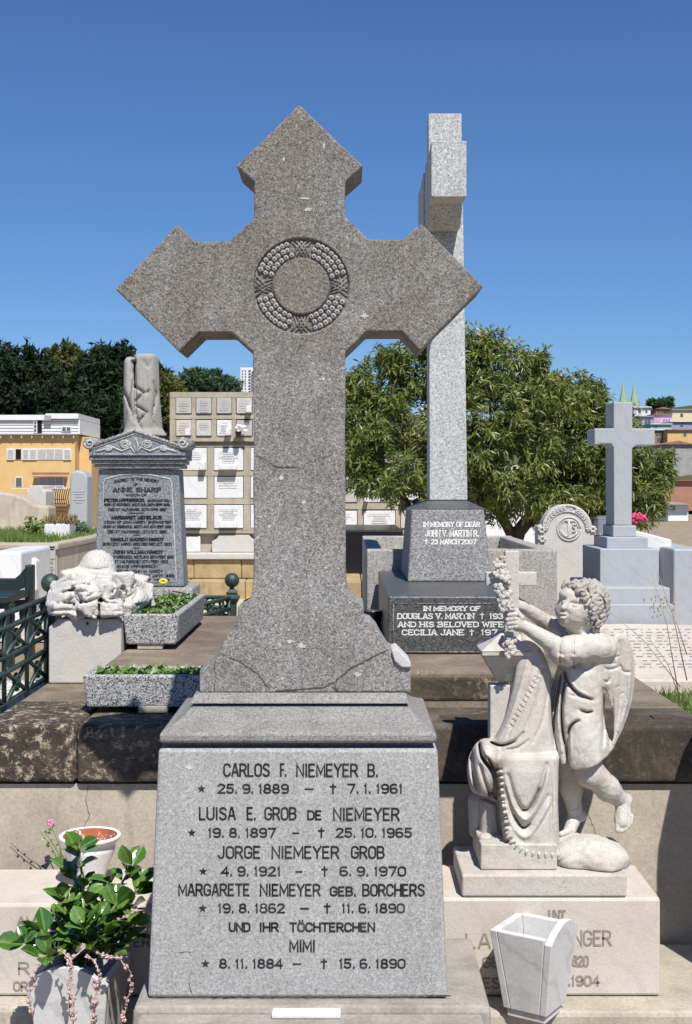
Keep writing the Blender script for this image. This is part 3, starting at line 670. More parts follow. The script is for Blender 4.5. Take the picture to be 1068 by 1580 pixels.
# cracks, broken corner and pale scars
def crack(surf, pts, wd, mat, parent, name='crack', seed=1):
    r_ = random.Random(seed); fine = []
    for (x0, y0), (x1, y1) in zip(pts, pts[1:]):
        k = max(2, int(math.hypot(x1 - x0, y1 - y0) / 5))
        for j in range(k): t = j / k; fine.append((x0 + (x1 - x0) * t + r_.uniform(-.9, .9), y0 + (y1 - y0) * t + r_.uniform(-.9, .9)))
    fine.append(pts[-1]); L, Rr = [], []
    for i, (x, y) in enumerate(fine):
        a = fine[max(i - 1, 0)]; b = fine[min(i + 1, len(fine) - 1)]; d = math.hypot(b[0] - a[0], b[1] - a[1]) or 1
        nx0, ny0 = -(b[1] - a[1]) / d, (b[0] - a[0]) / d; ww = wd * r_.uniform(.35, 1.1) * (.25 if i in (0, len(fine) - 1) else 1) / 2
        L.append(surf(x + nx0 * ww, y + ny0 * ww)); Rr.append(surf(x - nx0 * ww, y - ny0 * ww))
    n_ = len(fine); mb = MB(); mb.add(L + Rr, [(i, i + 1, n_ + i + 1, n_ + i) for i in range(n_ - 1)])
    return build(name, mb, mat, parent)
cs = lambda x, y: P(x, y, DC - .0012)
crack(cs, [(392, 702), (408, 708), (422, 718), (438, 722), (460, 720)], 1.3, M['crack'], co, seed=2)
crack(cs, [(470, 716), (490, 708), (515, 700)], .7, M['crack'], co, seed=12)
crack(cs, [(338, 1008), (372, 1022), (398, 1040), (415, 1062)], 1.2, M['crack'], co, seed=3)
crack(cs, [(331, 1022), (333, 1045), (331, 1068)], 1.2, M['crack'], co, seed=4)
crack(cs, [(600, 1001), (582, 1010), (560, 1022), (540, 1032), (520, 1048), (517, 1060)], 2.6, M['crack'], co, seed=5)
crack(cs, [(517, 1052), (500, 1060), (470, 1063), (425, 1066)], 2.2, M['crack'], co, seed=6)
crack(cs, [(513, 1060), (522, 1067), (560, 1067.5), (632, 1067)], 3.0, M['crack'], co, seed=7)
crack(die_surf, [(235, 1538), (330, 1539.5), (480, 1539), (620, 1538.5), (697, 1536)], 2.4, M['crack'], die, seed=8)
crack(die_surf, [(296, 1498), (291, 1515), (297, 1536)], 1.1, M['crack'], die, seed=9)
crack(die_surf, [(268, 1470), (300, 1468)], .9, M['crack'], die, seed=10)
def scar(surf, cx, cy, rx, ry, parent, seed, mat=None, name='pale_scar'):
    r_ = random.Random(seed); k = 21
    pts = [surf(cx + rx * math.cos(2 * math.pi * i / k) * r_.uniform(.3, 1.15), cy + ry * math.sin(2 * math.pi * i / k) * r_.uniform(.3, 1.15)) for i in range(k)]
    mb = MB(); mb.add(pts + [surf(cx, cy)], [(k, (i + 1) % k, i) for i in range(k)]); return build(name, mb, mat or M['chip'], parent)
for i, (x, y, rx, ry, wh) in enumerate([(562, 487, 7, 5, 0), (466, 997, 9, 6, 0), (449, 990, 8, 3, 0), (552, 1041, 5, 6, 0), (435, 1047, 3, 3, 0), (434, 736, 4, 6, 0), (416, 812, 4, 3, 0),
                                        (469, 775, 3, 5, 0), (500, 225, 2, 8, 0), (470, 306, 12, 2, 0), (476, 323, 8, 3, 0), (438, 246, 3, 4, 0), (498, 585, 6, 3, 0), (503, 876, 4, 2, 0),
                                        (292, 1184, 5, 7, 1), (660, 1183, 4, 4, 1), (405, 1400, 4, 8, 1)]):
    scar(die_surf if wh else cs, x, y, rx, ry, die if wh else co, 20 + i)
# the broken-off corner piece, set back with a lighter fracture face
bp = MB(); pts = [(604, 1004), (612, 1000), (634, 1022), (634, 1030), (620, 1030), (609, 1020)]
bp.prism([((x - 534) / F * 2.992, CZ - (y - 750) / F * 2.992) for x, y in pts], 2.991, 3.10); build('broken_corner', bp, M['chip'], cross, .003)
# small white card at the foot of the pedestal
tag(build('marble_tablet', MB().box((PX(420, 2.755), 2.728, PZ(1566, 2.75)), (PX(526, 2.755), 2.764, PZ(1557, 2.755))), M['marble_white'], None, .003),
    'small white marble tablet lying at the foot of the inscribed pedestal', 'tablet')
# ================================================================ Martin monument: side-on granite cross
mm = thing('granite_monument', 'tall pale granite cross seen edge-on above a dark two-tier lettered plinth', 'monument', (PX(694, 4.9), 4.9, CZ - .584))
xl, xr = PX(599, 4.5), PX(790, 4.5); z1 = CZ - .3825
low = build('lower_plinth', MB().box((xl, 4.5, zu + .001), (xr, 5.86, z1)), M['plinth_dark'], mm, .006)
def flat(D): return lambda x, y: P(x, y, D)
for s, x0, x1, y0, y1 in (('IN MEMORY OF', 653, 741, 935, 943), ('DOUGLAS V. MARTIN', 613, 732, 946, 955.5), ('193', 755, 777, 946, 955.5), ('AND HIS BELOVED WIFE', 614, 777, 959, 968), ('CECILIA JANE', 620, 716, 971, 980.5), ('197', 742, 768, 971, 980.5)):
    mb = MB(); lettering(mb, s, x0, x1, y0, y1, flat(4.4985), 1.9, True); build('lettering', mb, M['ink_white'], low)
for xd, yd in ((744, 950.5), (728, 976)):
    mb = MB()
    for a, b, c, d, e in ((xd - .9, xd + .9, yd - 5, yd + 5, 4.4985), (xd - 3.5, xd + 3.5, yd - 3, yd - 1.4, 4.4978)): mb.add([P(a, c, e), P(a, d, e), P(b, d, e), P(b, c, e)], [(0, 1, 2, 3)])
    build('carved_dagger', mb, M['ink_white'], low)
for a, b in (((607, 931), (607, 1006)), ((607, 931), (786, 931)), ((786, 931), (786, 1006)), ((607, 1006), (786, 1006))):
    mb = MB().tube([P(*a, 4.4995), P(*b, 4.4995)], .0016, 4); build('incised_border', mb, M['blue_granite_edge'], low)
d1 = 5.17; zc = CZ - .095
up = build('upper_plinth', MB().frustum((PX(629, d1), d1, PX(759, d1), 5.80, z1 + .001), (PX(637, d1), 5.27, PX(751, d1), 5.76, zc)), M['plinth_mid'], mm, .006)
def up_surf(x, y, e=.0015):
    D = d1
    for _ in range(5): z = CZ - (y - 750) / F * D; D = d1 + (5.27 - d1) * (z - z1) / (zc - z1)
    return P(x, y, D - e)
for s, x0, x1, y0, y1 in (('IN MEMORY OF DEAR', 653, 741, 805, 813), ('JOHN V. MARTIN R.', 656, 739, 818, 828), ('23 MARCH 2007', 665, 735, 832, 840)):
    mb = MB(); lettering(mb, s, x0, x1, y0, y1, up_surf, 1.35, True); build('lettering', mb, M['ink_white'], up)
mb = MB()
for a, b, c, d, e in ((657, 658.4, 831, 840, .0015), (655, 660.5, 833.5, 835, .002)): mb.add([up_surf(a, c, e), up_surf(a, d, e), up_surf(b, d, e), up_surf(b, c, e)], [(0, 1, 2, 3)])
build('carved_dagger', mb, M['ink_white'], up)
build('sloped_shoulder', MB().frustum((PX(637, 5.27), 5.272, PX(751, 5.27), 5.758, zc + .001), (PX(661, 5.42), 5.41, PX(722.5, 5.42), 5.66, PZ(773, 5.42))), M['plinth_dark'], mm, .003)
zs0, zs1 = PZ(772, 5.45), PZ(176, 5.5)
build('cross_shaft', MB().frustum((PX(663, 5.45), 5.45, PX(721.5, 5.45), 5.63, zs0), (PX(661, 5.5), 5.49, PX(712, 5.5), 5.60, zs1)), M['shaft'], mm, .004)
# cross arms run towards and away from the viewer
xa0, xa1 = PX(665.5, 5.08), PX(720, 5.08); za1, za0 = PZ(217, 5.08), PZ(304, 5.08)
def side_prism(pts, x0, x1):
    vs = [(x0, y, z) for y, z in pts] + [(x1, y, z) for y, z in pts]; k = len(pts)
    return MB().add(vs, [tuple(range(k)), tuple(range(2 * k - 1, k - 1, -1))] + [((i + 1) % k, i, i + k, (i + 1) % k + k) for i in range(k)])
arm = [(5.08, za0), (5.08, za1), (5.25, za1 - .01), (5.48, za1 + .0), (5.48, PZ(352, 5.40)), (5.36, PZ(352, 5.36)), (5.25, za0 + .01)]
build('cross_arm', side_prism(arm, xa0, xa1), M['shaft'], mm, .004)
build('cross_arm', side_prism([(11.08 - y, z) for y, z in arm][::-1], xa0, xa1), M['shaft'], mm, .004)

# ================================================================ concrete tub grave behind it
tub = thing('grave_tub', 'open rectangular concrete grave tub with thick walls behind the dark lettered plinth', 'grave tub', (PX(712, 6.5), 6.5, CZ - .79))
x0, x1 = PX(566, 5.9), PX(860, 5.9); yA, yB = 5.9, 7.55; zt_ = CZ - .289; zb_ = CZ - .80; t = .075
build('front_wall', MB().box((x0, yA, zb_), (x1, yA + t, zt_)), M['tub'], tub, .008)
build('rear_wall', MB().box((x0, yB - t, zb_), (x1, yB, zt_)), M['tub'], tub, .008)
build('side_wall', MB().box((x0 + .002, yA + t + .001, zb_), (x0 + t, yB - t - .001, zt_ - .002)), M['tub'], tub, .008)
build('side_wall', MB().box((x1 - t, yA + t + .001, zb_), (x1 - .002, yB - t - .001, zt_ - .002)), M['tub'], tub, .008)
build('inner_ledge', MB().box((x0 + t + .002, yA + t + .002, zb_), (x1 - t - .002, yB - t - .002, zt_ - .12)), M['concrete_tan'], tub, .004)
build('ledge_strip', MB().box((x0 + t + .01, yA + 1.1, zt_ - .118), (x1 - t - .01, yA + 1.16, zt_ - .05)), M['tan_stone'], tub, .004)
tag(build('black_tomb', MB().box((PX(500, 9), 9.0, gz(9) - .02), (PX(622, 9), 10.3, PZ(818, 9))), M['black_stone'], None, .01), 'low polished black stone tomb box in front of the niche wall', 'tomb')
kb = thing('stone_step', 'tan stone kerb step between the black tomb and the concrete tub', 'step', (.1, 8.3, gz(8.3)))
for i in range(3):
    build('kerb_block', MB().box((PX(505, 8.2) + i * .16 - .1, 8.2, gz(8.2) - .02), (PX(505, 8.2) + i * .16 + .055, 8.98, PZ(897, 8.2) - .003 * i)), M['tan_stone'], kb, .008)
tag(build('flower_pot', MB().lathe((PX(576, 5.0), 5.3, zu), [(.035, 0), (.045, .07), (.047, .075), (.04, .075)], 14), M['black_stone']), 'small dark flower pot beside the dark lettered plinth', 'pot')

# ================================================================ granite planters with bedding plants
def planter(label, x0, x1, y0, y1, z0, z1, seed, n_leaf):
    t = thing('stone_planter', label, 'planter', ((x0 + x1) / 2, (y0 + y1) / 2, z0), 'speckled stone planters on the tomb platform')
    wl = .028; fl = .004
    b = MB(); vs = []
    for xa, ya, xb, yb, z in ((x0 + .012, y0 + .012, x1 - .012, y1 - .012, z0 + .018), (x0, y0, x1, y1, z1), (x0 + wl, y0 + wl, x1 - wl, y1 - wl, z1), (x0 + wl, y0 + wl, x1 - wl, y1 - wl, z1 - .05)):
        vs += [(xa, ya, z), (xb, ya, z), (xb, yb, z), (xa, yb, z)]
    fs = [(3, 2, 1, 0)] + [(i * 4 + k, i * 4 + (k + 1) % 4, i * 4 + 4 + (k + 1) % 4, i * 4 + 4 + k) for i in range(3) for k in range(4)]
    b.add(vs, fs); build('trough', b, M['planter'], t, .006)
    build('soil', MB().box((x0 + wl - .002, y0 + wl - .002, z1 - .09), (x1 - wl + .002, y1 - wl + .002, z1 - .02)), M['soil'], t)
    for fx, fy in (((x0 + .05, y0 + .02), (x0 + .05, y1 - .1)) if x1 - x0 < .5 else ((x0 + .17, y0 + .012), (x1 - .24, y0 + .012))): build('foot', MB().box((fx, fy, z0), (fx + .09, fy + (.06 if x1 - x0 < .5 else y1 - y0 - .04), z0 + .022)), M['concrete'], t, .002)
    r_ = random.Random(seed); lf = MB()
    for i in range(n_leaf):
        bx, by = r_.uniform(x0 + wl, x1 - wl), r_.uniform(y0 + wl, y1 - wl); zc_ = z1 - .018
        for j in range(5):
            a = r_.uniform(0, 6.28); el = r_.uniform(.3, 1.2); L = r_.uniform(.018, .036); wd = L * .34
            d = Vector((math.cos(a) * math.cos(el), math.sin(a) * math.cos(el), math.sin(el))); sd = d.cross(Vector((0, 0, 1))).normalized() * wd; p = Vector((bx, by, zc_))
            m1 = p + d * L * .55 + Vector((0, 0, .002))
            lf.add([p, m1 + sd, p + d * L, m1 - sd], [(0, 1, 2), (0, 2, 3)])
    o = build('bedding_plants', lf, M['succulent'], t); o['kind'] = 'stuff'
    return t
planter('long speckled stone planter on the front edge blocks, tucked behind the cross pedestal', PX(127, 3.985), .10, 3.985, 4.20, zt, zt + .118, 5, 360)
pl2 = planter('speckled stone planter of low greenery standing end-on beside the carved white rockwork', PX(189, 4.62), PX(276.5, 4.62), 4.62, 5.5, zu, zu + .127, 6, 420)

# ================================================================ marble pedestal with carved rockwork
rk = thing('marble_rockwork', 'white marble pedestal heaped with carved rocks under a rounded stone dome', 'monument', (PX(131, 4.75), 4.75, zt))
pd = [(75, 1055), (187, 1055), (187, 962), (180, 955), (90, 955), (75, 968)]
build('pedestal', MB().prism([(PX(x, 4.6), PZ(y, 4.6)) for x, y in pd], 4.6, 5.02), M['marble_cream'], rk, .006)
build('bolt_hole', MB().lathe((0, 0, 0), [(.006, 0), (.005, .002)], 10).mesh('bolt_hole'), M['rust'], rk).matrix_basis = Matrix.Translation(P(135, 962, 4.5995)) @ toY
S = 4.75 / F
G = Grid((PX(70, 4.75), 4.50, PZ(965, 4.75)), (PX(245, 4.75), 5.12, PZ(838, 4.75)), .0042)
for x, y, D, rx, ry, rz in ((148, 922, 4.78, 54, 52, 26), (190, 925, 4.82, 40, 52, 22), (150, 884, 4.80, 30, 32, 36)):
    G.add(G.ell(P(x, y, D), (rx * S, ry * S, rz * S)), .018)
r_ = random.Random(44); from mathutils import Euler
for x, y, D, hx, hy, hz in ((100, 940, 4.63, 22, 22, 9), (104, 926, 4.67, 22, 24, 11), (112, 908, 4.70, 24, 24, 12), (137, 938, 4.58, 17, 14, 12), (170, 938, 4.60, 19, 18, 13), (150, 918, 4.60, 24, 16, 12), (130, 916, 4.63, 17, 16, 13), (168, 912, 4.66, 22, 22, 14), (128, 896, 4.72, 28, 26, 10), (176, 896, 4.76, 26, 26, 12), (197, 912, 4.80, 20, 32, 16),
                            (212, 922, 4.90, 18, 34, 14), (222, 934, 4.98, 16, 28, 9), (192, 934, 4.74, 22, 26, 13), (92, 915, 4.78, 16, 26, 10), (160, 898, 4.68, 18, 18, 9), (206, 902, 4.92, 18, 26, 10), (120, 944, 4.62, 14, 16, 8)):
    G.add(G.rbox(P(x, y, D), (hx * S, hy * S, hz * S), Euler((r_.uniform(-.5, .5), r_.uniform(-.45, .45), r_.uniform(-.6, .6))).to_matrix(), .010), .010)
for pts, wd, dp in (([(96, 915), (112, 912), (118, 925), (128, 932)], 3, .016), ([(112, 905), (128, 928), (145, 926)], 3, .017), ([(128, 932), (150, 924), (163, 930)], 2.6, .015), ([(150, 905), (156, 925), (152, 940)], 3, .016),
                    ([(165, 900), (160, 918), (150, 928)], 2.6, .013), ([(80, 943), (105, 941), (124, 944)], 2.4, .016), ([(162, 930), (178, 931)], 2, .013), ([(124, 900), (142, 903)], 2, .012), ([(120, 913), (135, 912)], 2, .012),
                    ([(130, 876), (150, 879), (170, 876)], 2.5, .008), ([(180, 890), (190, 905), (188, 925)], 5, .014), ([(205, 895), (212, 912), (205, 930)], 4, .012), ([(95, 900), (106, 895), (118, 896)], 2.4, .009), ([(125, 932), (128, 950)], 2.4, .014),
                    ([(100, 928), (116, 922)], 2, .01), ([(152, 928), (154, 955)], 2.4, .012), ([(168, 918), (178, 908)], 2.5, .01)):
    G.crease(pts, wd * .7, dp * .8)
r_ = random.Random(14)
for i in range(30):
    x, y = r_.uniform(84, 215), r_.uniform(888, 946); a = r_.uniform(-.6, .6) + (1.57 if r_.random() < .35 else 0); L = r_.uniform(7, 17)
    G.crease([(x, y), (x + L * .5 * math.cos(a) + r_.uniform(-2, 2), y + L * .5 * math.sin(a) + r_.uniform(-2, 2)), (x + L * math.cos(a), y + L * math.sin(a))], r_.uniform(.9, 1.6), r_.uniform(.004, .011))
G.rough(.0015, 90, 2); G.rough(.0015, 520, 3)
build('carved_rocks', G.mesh('carved_rocks'), M['marble_cream'], rk)

# ================================================================ headstone with pediment (left, behind)
DA = 8.0
an = thing('pediment_headstone', 'tall grey granite headstone densely lettered in black, scrolled pediment and draped broken column on top', 'headstone', (PX(215, DA), DA + .12, gz(DA)))
stele = [(152, 724), (276, 724), (284, 905), (146, 905)]
build('stele', MB().prism([(PX(x, DA), PZ(y, DA)) for x, y in stele], DA, DA + .22), M['blue_granite'], an, .008)
build('base_block', MB().box((PX(132, DA), DA - .10, gz(DA) - .05), (PX(300, DA), DA + .34, PZ(906, DA))), M['blue_granite_edge'], an, .01)
for y0, y1, xa, xb, dd, mt in ((717, 723, 146, 282, .03, 'blue_granite_edge'), (711, 716.5, 143, 285, .045, 'blue_granite_edge'), (704, 710.5, 140, 288, .06, 'blue_granite')):
    build('cornice_moulding', MB().box((PX(xa, DA), DA - dd, PZ(y1, DA)), (PX(xb, DA), DA + .22 + dd, PZ(y0, DA))), M[mt], an, .006)
ped_ = [(137, 703.5), (286, 703.5), (286, 690), (210, 664), (137, 690)]
DPd = DA - .07
pdm = build('pediment', MB().prism([(PX(x, DPd), PZ(y, DPd)) for x, y in ped_], DPd, DA + .29), M['blue_granite'], an, .005)
def strip(pts, D, r, mat, parent, name): return build(name, MB().tube([P(x, y, D) for x, y in pts], r, 5), mat, parent)
strip([(136, 690), (208, 664), (282, 690)], DPd - .004, .012, M['blue_granite_edge'], an, 'raking_cornice')
strip([(143, 701), (280, 701), (280, 692), (209, 669), (143, 692), (143, 701)], DPd - .002, .0045, M['shaft'], pdm, 'incised_border')
for sg in (-1, 1):
    cx0 = 210
    for (cx, cy, r0, tn) in ((17, 686, 8.5, 2.2), (43, 692, 6, 2.0)):
        pts = [(cx0 + sg * (cx + (r0 * (1 - .8 * t / 20)) * math.cos(t / 20 * tn * 6.28 + 2.4)), cy + .85 * (r0 * (1 - .8 * t / 20)) * math.sin(t / 20 * tn * 6.28 + 2.4)) for t in range(21)]
        strip(pts, DPd - .002, .006, M['shaft'], pdm, 'carved_scroll')
    strip([(cx0 + sg * 2, 699), (cx0 + sg * 8, 690), (cx0 + sg * 22, 696), (cx0 + sg * 36, 690), (cx0 + sg * 52, 694), (cx0 + sg * 62, 697)], DPd - .002, .006, M['shaft'], pdm, 'carved_scroll')
    c = P(210 + sg * 72 + (0 if sg > 0 else 0), 684, DPd)
    sc_ = MB().tube([(c.x, DPd - .01, c.z), (c.x, DA + .29, c.z)], .038, 18); o = build('corner_scroll', sc_, M['blue_granite_edge'], an)
    pts = [(210 + sg * 72 + sg * (8 * (1 - .85 * t / 16)) * math.cos(t / 16 * 9), 684 + (8 * (1 - .85 * t / 16)) * math.sin(t / 16 * 9)) for t in range(17)]
    strip(pts, DPd - .013, .006, M['shaft'], o, 'spiral')
strip([(210, 700), (207, 688), (210, 676), (213, 688), (210, 700)], DPd - .002, .006, M['shaft'], pdm, 'carved_scroll')
strip([(157, 898), (160, 745), (163, 739), (185, 733), (210, 731), (235, 733), (262, 739), (265, 745), (273, 898), (157, 898)], DA - .0005, .0045, M['shaft'], an, 'incised_border')
anl = [('OF', 205, 213, 745.5, 750), ('ANNE SHARP', 174, 249, 752, 759.5), ('WIDOW OF', 194, 227, 762, 766), ('PETER McPHERSON,', 161, 224, 769, 774.5), ('SHIPMASTER,', 228, 262, 770.5, 774.5),
       ('BORN AT ROTHESAY, SCOTLAND, 26TH SEPR 1806,', 161, 263, 776.5, 781), ('DIED AT VALPARAISO, 20TH NOVR 1890', 167, 257, 784, 788.5), ('MARGARET MENELAUS', 172, 250, 795.5, 801.5), ('WIDOW OF JOHN HARDY, SHIPMASTER', 160, 264, 803.5, 808),
       ('BORN AT GREENOCK, SCOTLAND 8TH FEBY 1816', 160, 264, 810.5, 815), ('DIED AT VALPARAISO, 12TH OCT. 1899', 166, 257, 818, 823), ('HAROLD ANDREW HARDY', 171, 253, 829.5, 835), ('BORN 21ST MARCH 1853 DIED 3RD OCT. 1900.', 159, 266, 837, 842),
       ('JOHN WILLIAM HARDY', 174, 252, 849, 854.5), ('BORN AT GREENOCK, SCOTLAND 26TH FEBY 1845', 160, 268, 857, 862), ('DIED AT VALPARAISO 10TH FEBY 1932', 163, 260, 864, 869), ('ANNIE McPHERSON', 180, 243, 871.5, 876.5), ('WIFE OF JOHN W. HARDY', 174, 252, 879, 884), ('BORN SCOTLAND, 1ST JANY 1856', 165, 269, 886, 890.5), ('DIED JUNE 1943', 180, 262, 893, 897)]
for s, x0, x1, y0, y1 in anl:
    mb = MB(); lettering(mb, s, x0, x1, y0, y1, flat(DA - .002), 1.0 if y1 - y0 < 5.2 else 1.5, y1 - y0 > 5.2); build('lettering', mb, M['ink'], an)
mb = MB(); lettering(mb, 'SACRED TO THE MEMORY', 176, 246, 738, 743, lambda x, y: P(x, y + ((x - 211) / 36) ** 2 * 4.2 - 1, DA - .002), 1.0); build('lettering', mb, M['ink'], an)
for xa, xb, yy in ((199, 223, 791.5), (206, 216, 825.5), (206, 216, 845.5)): build('lettering', MB().box((PX(xa, DA), DA - .003, PZ(yy + .6, DA)), (PX(xb, DA), DA - .001, PZ(yy - .6, DA))), M['ink'], an)
# draped broken column
G = Grid((PX(180, DA), DA - .16, PZ(676, DA)), (PX(254, DA), DA + .30, PZ(538, DA)), .0085); S = DA / F
G.add(G.loft([(PZ(672, DA), PX(218, DA), DA + .08, .14, .13), (PZ(660, DA), PX(217, DA), DA + .08, .115, .11), (PZ(600, DA), PX(222, DA), DA + .05, .085, .095), (PZ(552, DA), PX(224, DA), DA + .05, .075, .09), (PZ(546, DA), PX(224, DA), DA + .05, .066, .08)], ((5, .05, .6, 0), (3, .04, 2, 3))), 0)
G.add(G.loft([(PZ(660, DA), PX(199, DA), DA + .12, .05, .09), (PZ(610, DA), PX(197, DA), DA + .12, .044, .10), (PZ(556, DA), PX(197, DA), DA + .12, .040, .09), (PZ(549, DA), PX(198, DA), DA + .12, .03, .07)]), .012)
G.sub(G.ell(P(204, 557, DA - .02), (.026, .10, .024)), .006)
for pts, dp in (([(208, 596), (222, 606)], .03), ([(209, 620), (221, 607)], .03), ([(210, 626), (226, 636)], .03), ([(214, 652), (226, 637)], .03), ([(226, 608), (230, 602)], .02), ([(208, 560), (209, 600), (210, 640), (218, 662)], .035), ([(190, 600), (200, 625), (207, 650)], .02), ([(237, 590), (241, 610), (236, 640), (240, 660)], .02), ([(222, 556), (228, 566), (233, 556)], .010), ([(225, 570), (228, 610), (228, 650)], .008)):
    G.crease(pts, 1.6, dp)
build('draped_column', G.mesh('draped_column'), M['weathered_marble'], an)

# ================================================================ green iron fence
def fence_post(label, x, D, zbase, ztop):
    t = thing('fence_post', label, 'fence post', (PX(x, D), D, zbase), 'ball-topped green iron fence posts')
    c = (PX(x, D), D, 0)
    build('shaft', MB().box((c[0] - .022, D - .022, zbase), (c[0] + .022, D + .022, ztop - .145)), M['iron'], t, .004)
    build('cap', MB().lathe((c[0], D, ztop - .145), [(.03, -.004), (.036, 0), (.052, .022), (.050, .03), (.034, .04), (.036, .052), (.016, .068), (.012, .08)], 4, False, R(45)), M['iron'], t)
    build('ball', MB().ball((c[0], D, ztop - .036), .036, 18, 12), M['iron'], t); return t
fz = gz(5) - .02
fence_post('ball-topped green iron fence post beside the carved white rockwork', 78, 4.91, fz, PZ(885, 4.91))
fence_post('ball-topped green iron fence post behind the end-on speckled planter', 358, 6.3, gz(6.3) - .02, PZ(884, 6.3))
def panel(label, a, b, zr, n_bay, group='green iron fence panels'):
    """railing from a to b (x, y); zr: heights of rails top to bottom"""
    a = Vector(a); b = Vector(b); t = thing('iron_railing', label, 'railing', (*((a + b) / 2), zr[-1] - .05), group)
    pt = lambda u, z: Vector((*(a.lerp(b, u)), z))
    for z in zr: build('rail', MB().tube([pt(0, z), pt(1, z)], .0095, 6), M['iron'], t)
    nrm = Vector((b.y - a.y, a.x - b.x)).normalized()
    for i in range(n_bay):
        u0, u1 = i / n_bay, (i + 1) / n_bay; um = (u0 + u1) / 2
        build('upright', MB().tube([pt(u0 + .02, zr[0]), pt(u0 + .02, zr[-1] - .03)], .009, 6), M['iron'], t)
        rr = (zr[0] - zr[1]) / 2 - .004; zc_ = (zr[0] + zr[1]) / 2; L = (b - a).length
        for uu in ((u0 * .72 + u1 * .28), (u0 * .28 + u1 * .72)):
            build('ring', MB().tube([pt(uu + rr * math.cos(k * .5236) / L, zc_ + rr * math.sin(k * .5236)) for k in range(13)], .006, 5, False), M['iron'], t)
        for za, zb2 in ((zr[1], zr[2]), (zr[3], zr[-1])):
            build('brace', MB().tube([pt(u0 + .02, za), pt(u1, zb2)], .008, 6), M['iron'], t)
            build('brace', MB().tube([pt(u0 + .02, zb2), pt(u1, za)], .008, 6), M['iron'], t)
            c = pt(um + .01, (za + zb2) / 2); ro_ = MB().ball(c, .014, 8, 6)
            for k in range(8): ro_.ball(c + Vector(((b - a).x / L * .022 * math.cos(k * .785), (b - a).y / L * .022 * math.cos(k * .785), .022 * math.sin(k * .785))), .011, 6, 4)
            build('rosette', ro_, M['iron'], t)
    return t
zr = [CZ - .422, CZ - .468, CZ - .563, CZ - .616, CZ - .72]
panel('green iron railing panel with rosettes running beside the tomb platform', (-1.125, 4.89), (-1.125, 3.98), zr, 3)
panel('green iron railing panel with rosettes running away behind the rockwork pedestal post', (-1.14, 4.95), (-1.14, 6.3), zr, 4)
zq = [PZ(922, 6.3) - .0, PZ(938, 6.3), PZ(945, 6.3) - .02, PZ(945, 6.3) - .07, gz(6.3) + .02]
panel('green iron railing panel with rings meeting the post behind the end-on planter', (PX(357, 6.3), 6.32), (-1.14, 6.34), zq, 4)
panel('green iron railing panel slanting forward from the post behind the end-on planter', (PX(355, 6.3), 6.27), (PX(352, 6.3) - .09, 5.92), zq, 1)
# dark green bench end behind the fence
bn = thing('bench', 'dark green bench with a swept back rail standing behind the iron fence', 'bench', (-1.62, 6.3, gz(6.3)))
DB_ = 6.0
build('back_post', MB().box((PX(38, DB_), DB_, gz(6)), (PX(50, DB_), DB_ + .06, PZ(872, DB_))), M['iron_dark'], bn, .006)
cur = [(-30, 892), (0, 893), (22, 893), (30, 886), (36, 878), (42, 876), (42, 905), (30, 910), (22, 913), (-30, 914)]
build('back_rail', MB().prism([(PX(x, DB_), PZ(y, DB_)) for x, y in cur], DB_ + .01, DB_ + .045), M['iron_dark'], bn, .004)
build('back_rail', MB().prism([(PX(x, DB_), PZ(y, DB_)) for x, y in ((-30, 928), (42, 926), (42, 938), (-30, 942))], DB_ + .012, DB_ + .045), M['iron_dark'], bn, .004)
build('seat', MB().box((PX(-60, DB_), DB_ - .38, gz(6) + .28), (PX(46, DB_), DB_ + .0, gz(6) + .31)), M['iron_dark'], bn, .004)
build('leg', MB().box((PX(38, DB_), DB_ - .36, gz(6)), (PX(50, DB_), DB_ - .31, gz(6) + .279)), M['iron_dark'], bn, .004)
build('back_post', MB().box((PX(-58, DB_), DB_, gz(6)), (PX(-46, DB_), DB_ + .06, PZ(872, DB_))), M['iron_dark'], bn, .006)
# ================================================================ niche wall
DN = 16.0
nw = thing('niche_wall', 'long tan concrete wall of burial niches closed with white marble plaques', 'niche wall', (PX(450, DN), DN + .6, gz(DN)))
def nbox(name, x0, x1, y0, y1, d0, d1, mat, parent, bev=.0): return build(name, MB().box((PX(x0, DN), DN + d0, PZ(y1, DN)), (PX(x1, DN), DN + d1, PZ(y0, DN))), M[mat], parent, bev)
def grid_frame(name, xs, ys, d0, d1):
    """concrete grid: xs / ys are the (start, end) of every bar"""
    for a, b in xs: nbox(name, a, b, ys[0][0], ys[-1][1], d0 + .004, d1, 'concrete_tan', nw)
    for a, b in ys: nbox(name, xs[0][0], xs[-1][1], a, b, d0, d1 - .01, 'concrete_tan', nw)
nbox('back_wall', 262, 500, 608, 858, .35, 1.0, 'concrete_tan', nw); nbox('back_wall', 500, 655, 708, 858, .352, 1.0, 'concrete_tan', nw)
grid_frame('niche_frame', [(262, 271), (296, 302), (327, 334), (358, 364), (390, 396), (421, 427), (452, 458), (483, 490)], [(605, 613.5), (639.5, 646.5), (673.5, 681)], .0, .5)
nbox('ledge', 262, 492, 681.5, 685, .06, .6, 'concrete_tan', nw)
lowx = [(262, 272), (319.5, 329.5), (376, 386), (432.5, 442.5), (489, 499), (552, 560.5), (611, 618), (648, 655)]
grid_frame('niche_frame', lowx[:5], [(685.5, 690), (726, 734), (769, 778), (815.5, 818)], .04, .5)
grid_frame('niche_frame', lowx[4:], [(708, 714), (726, 734), (776, 786), (815.5, 818)], .042, .5)
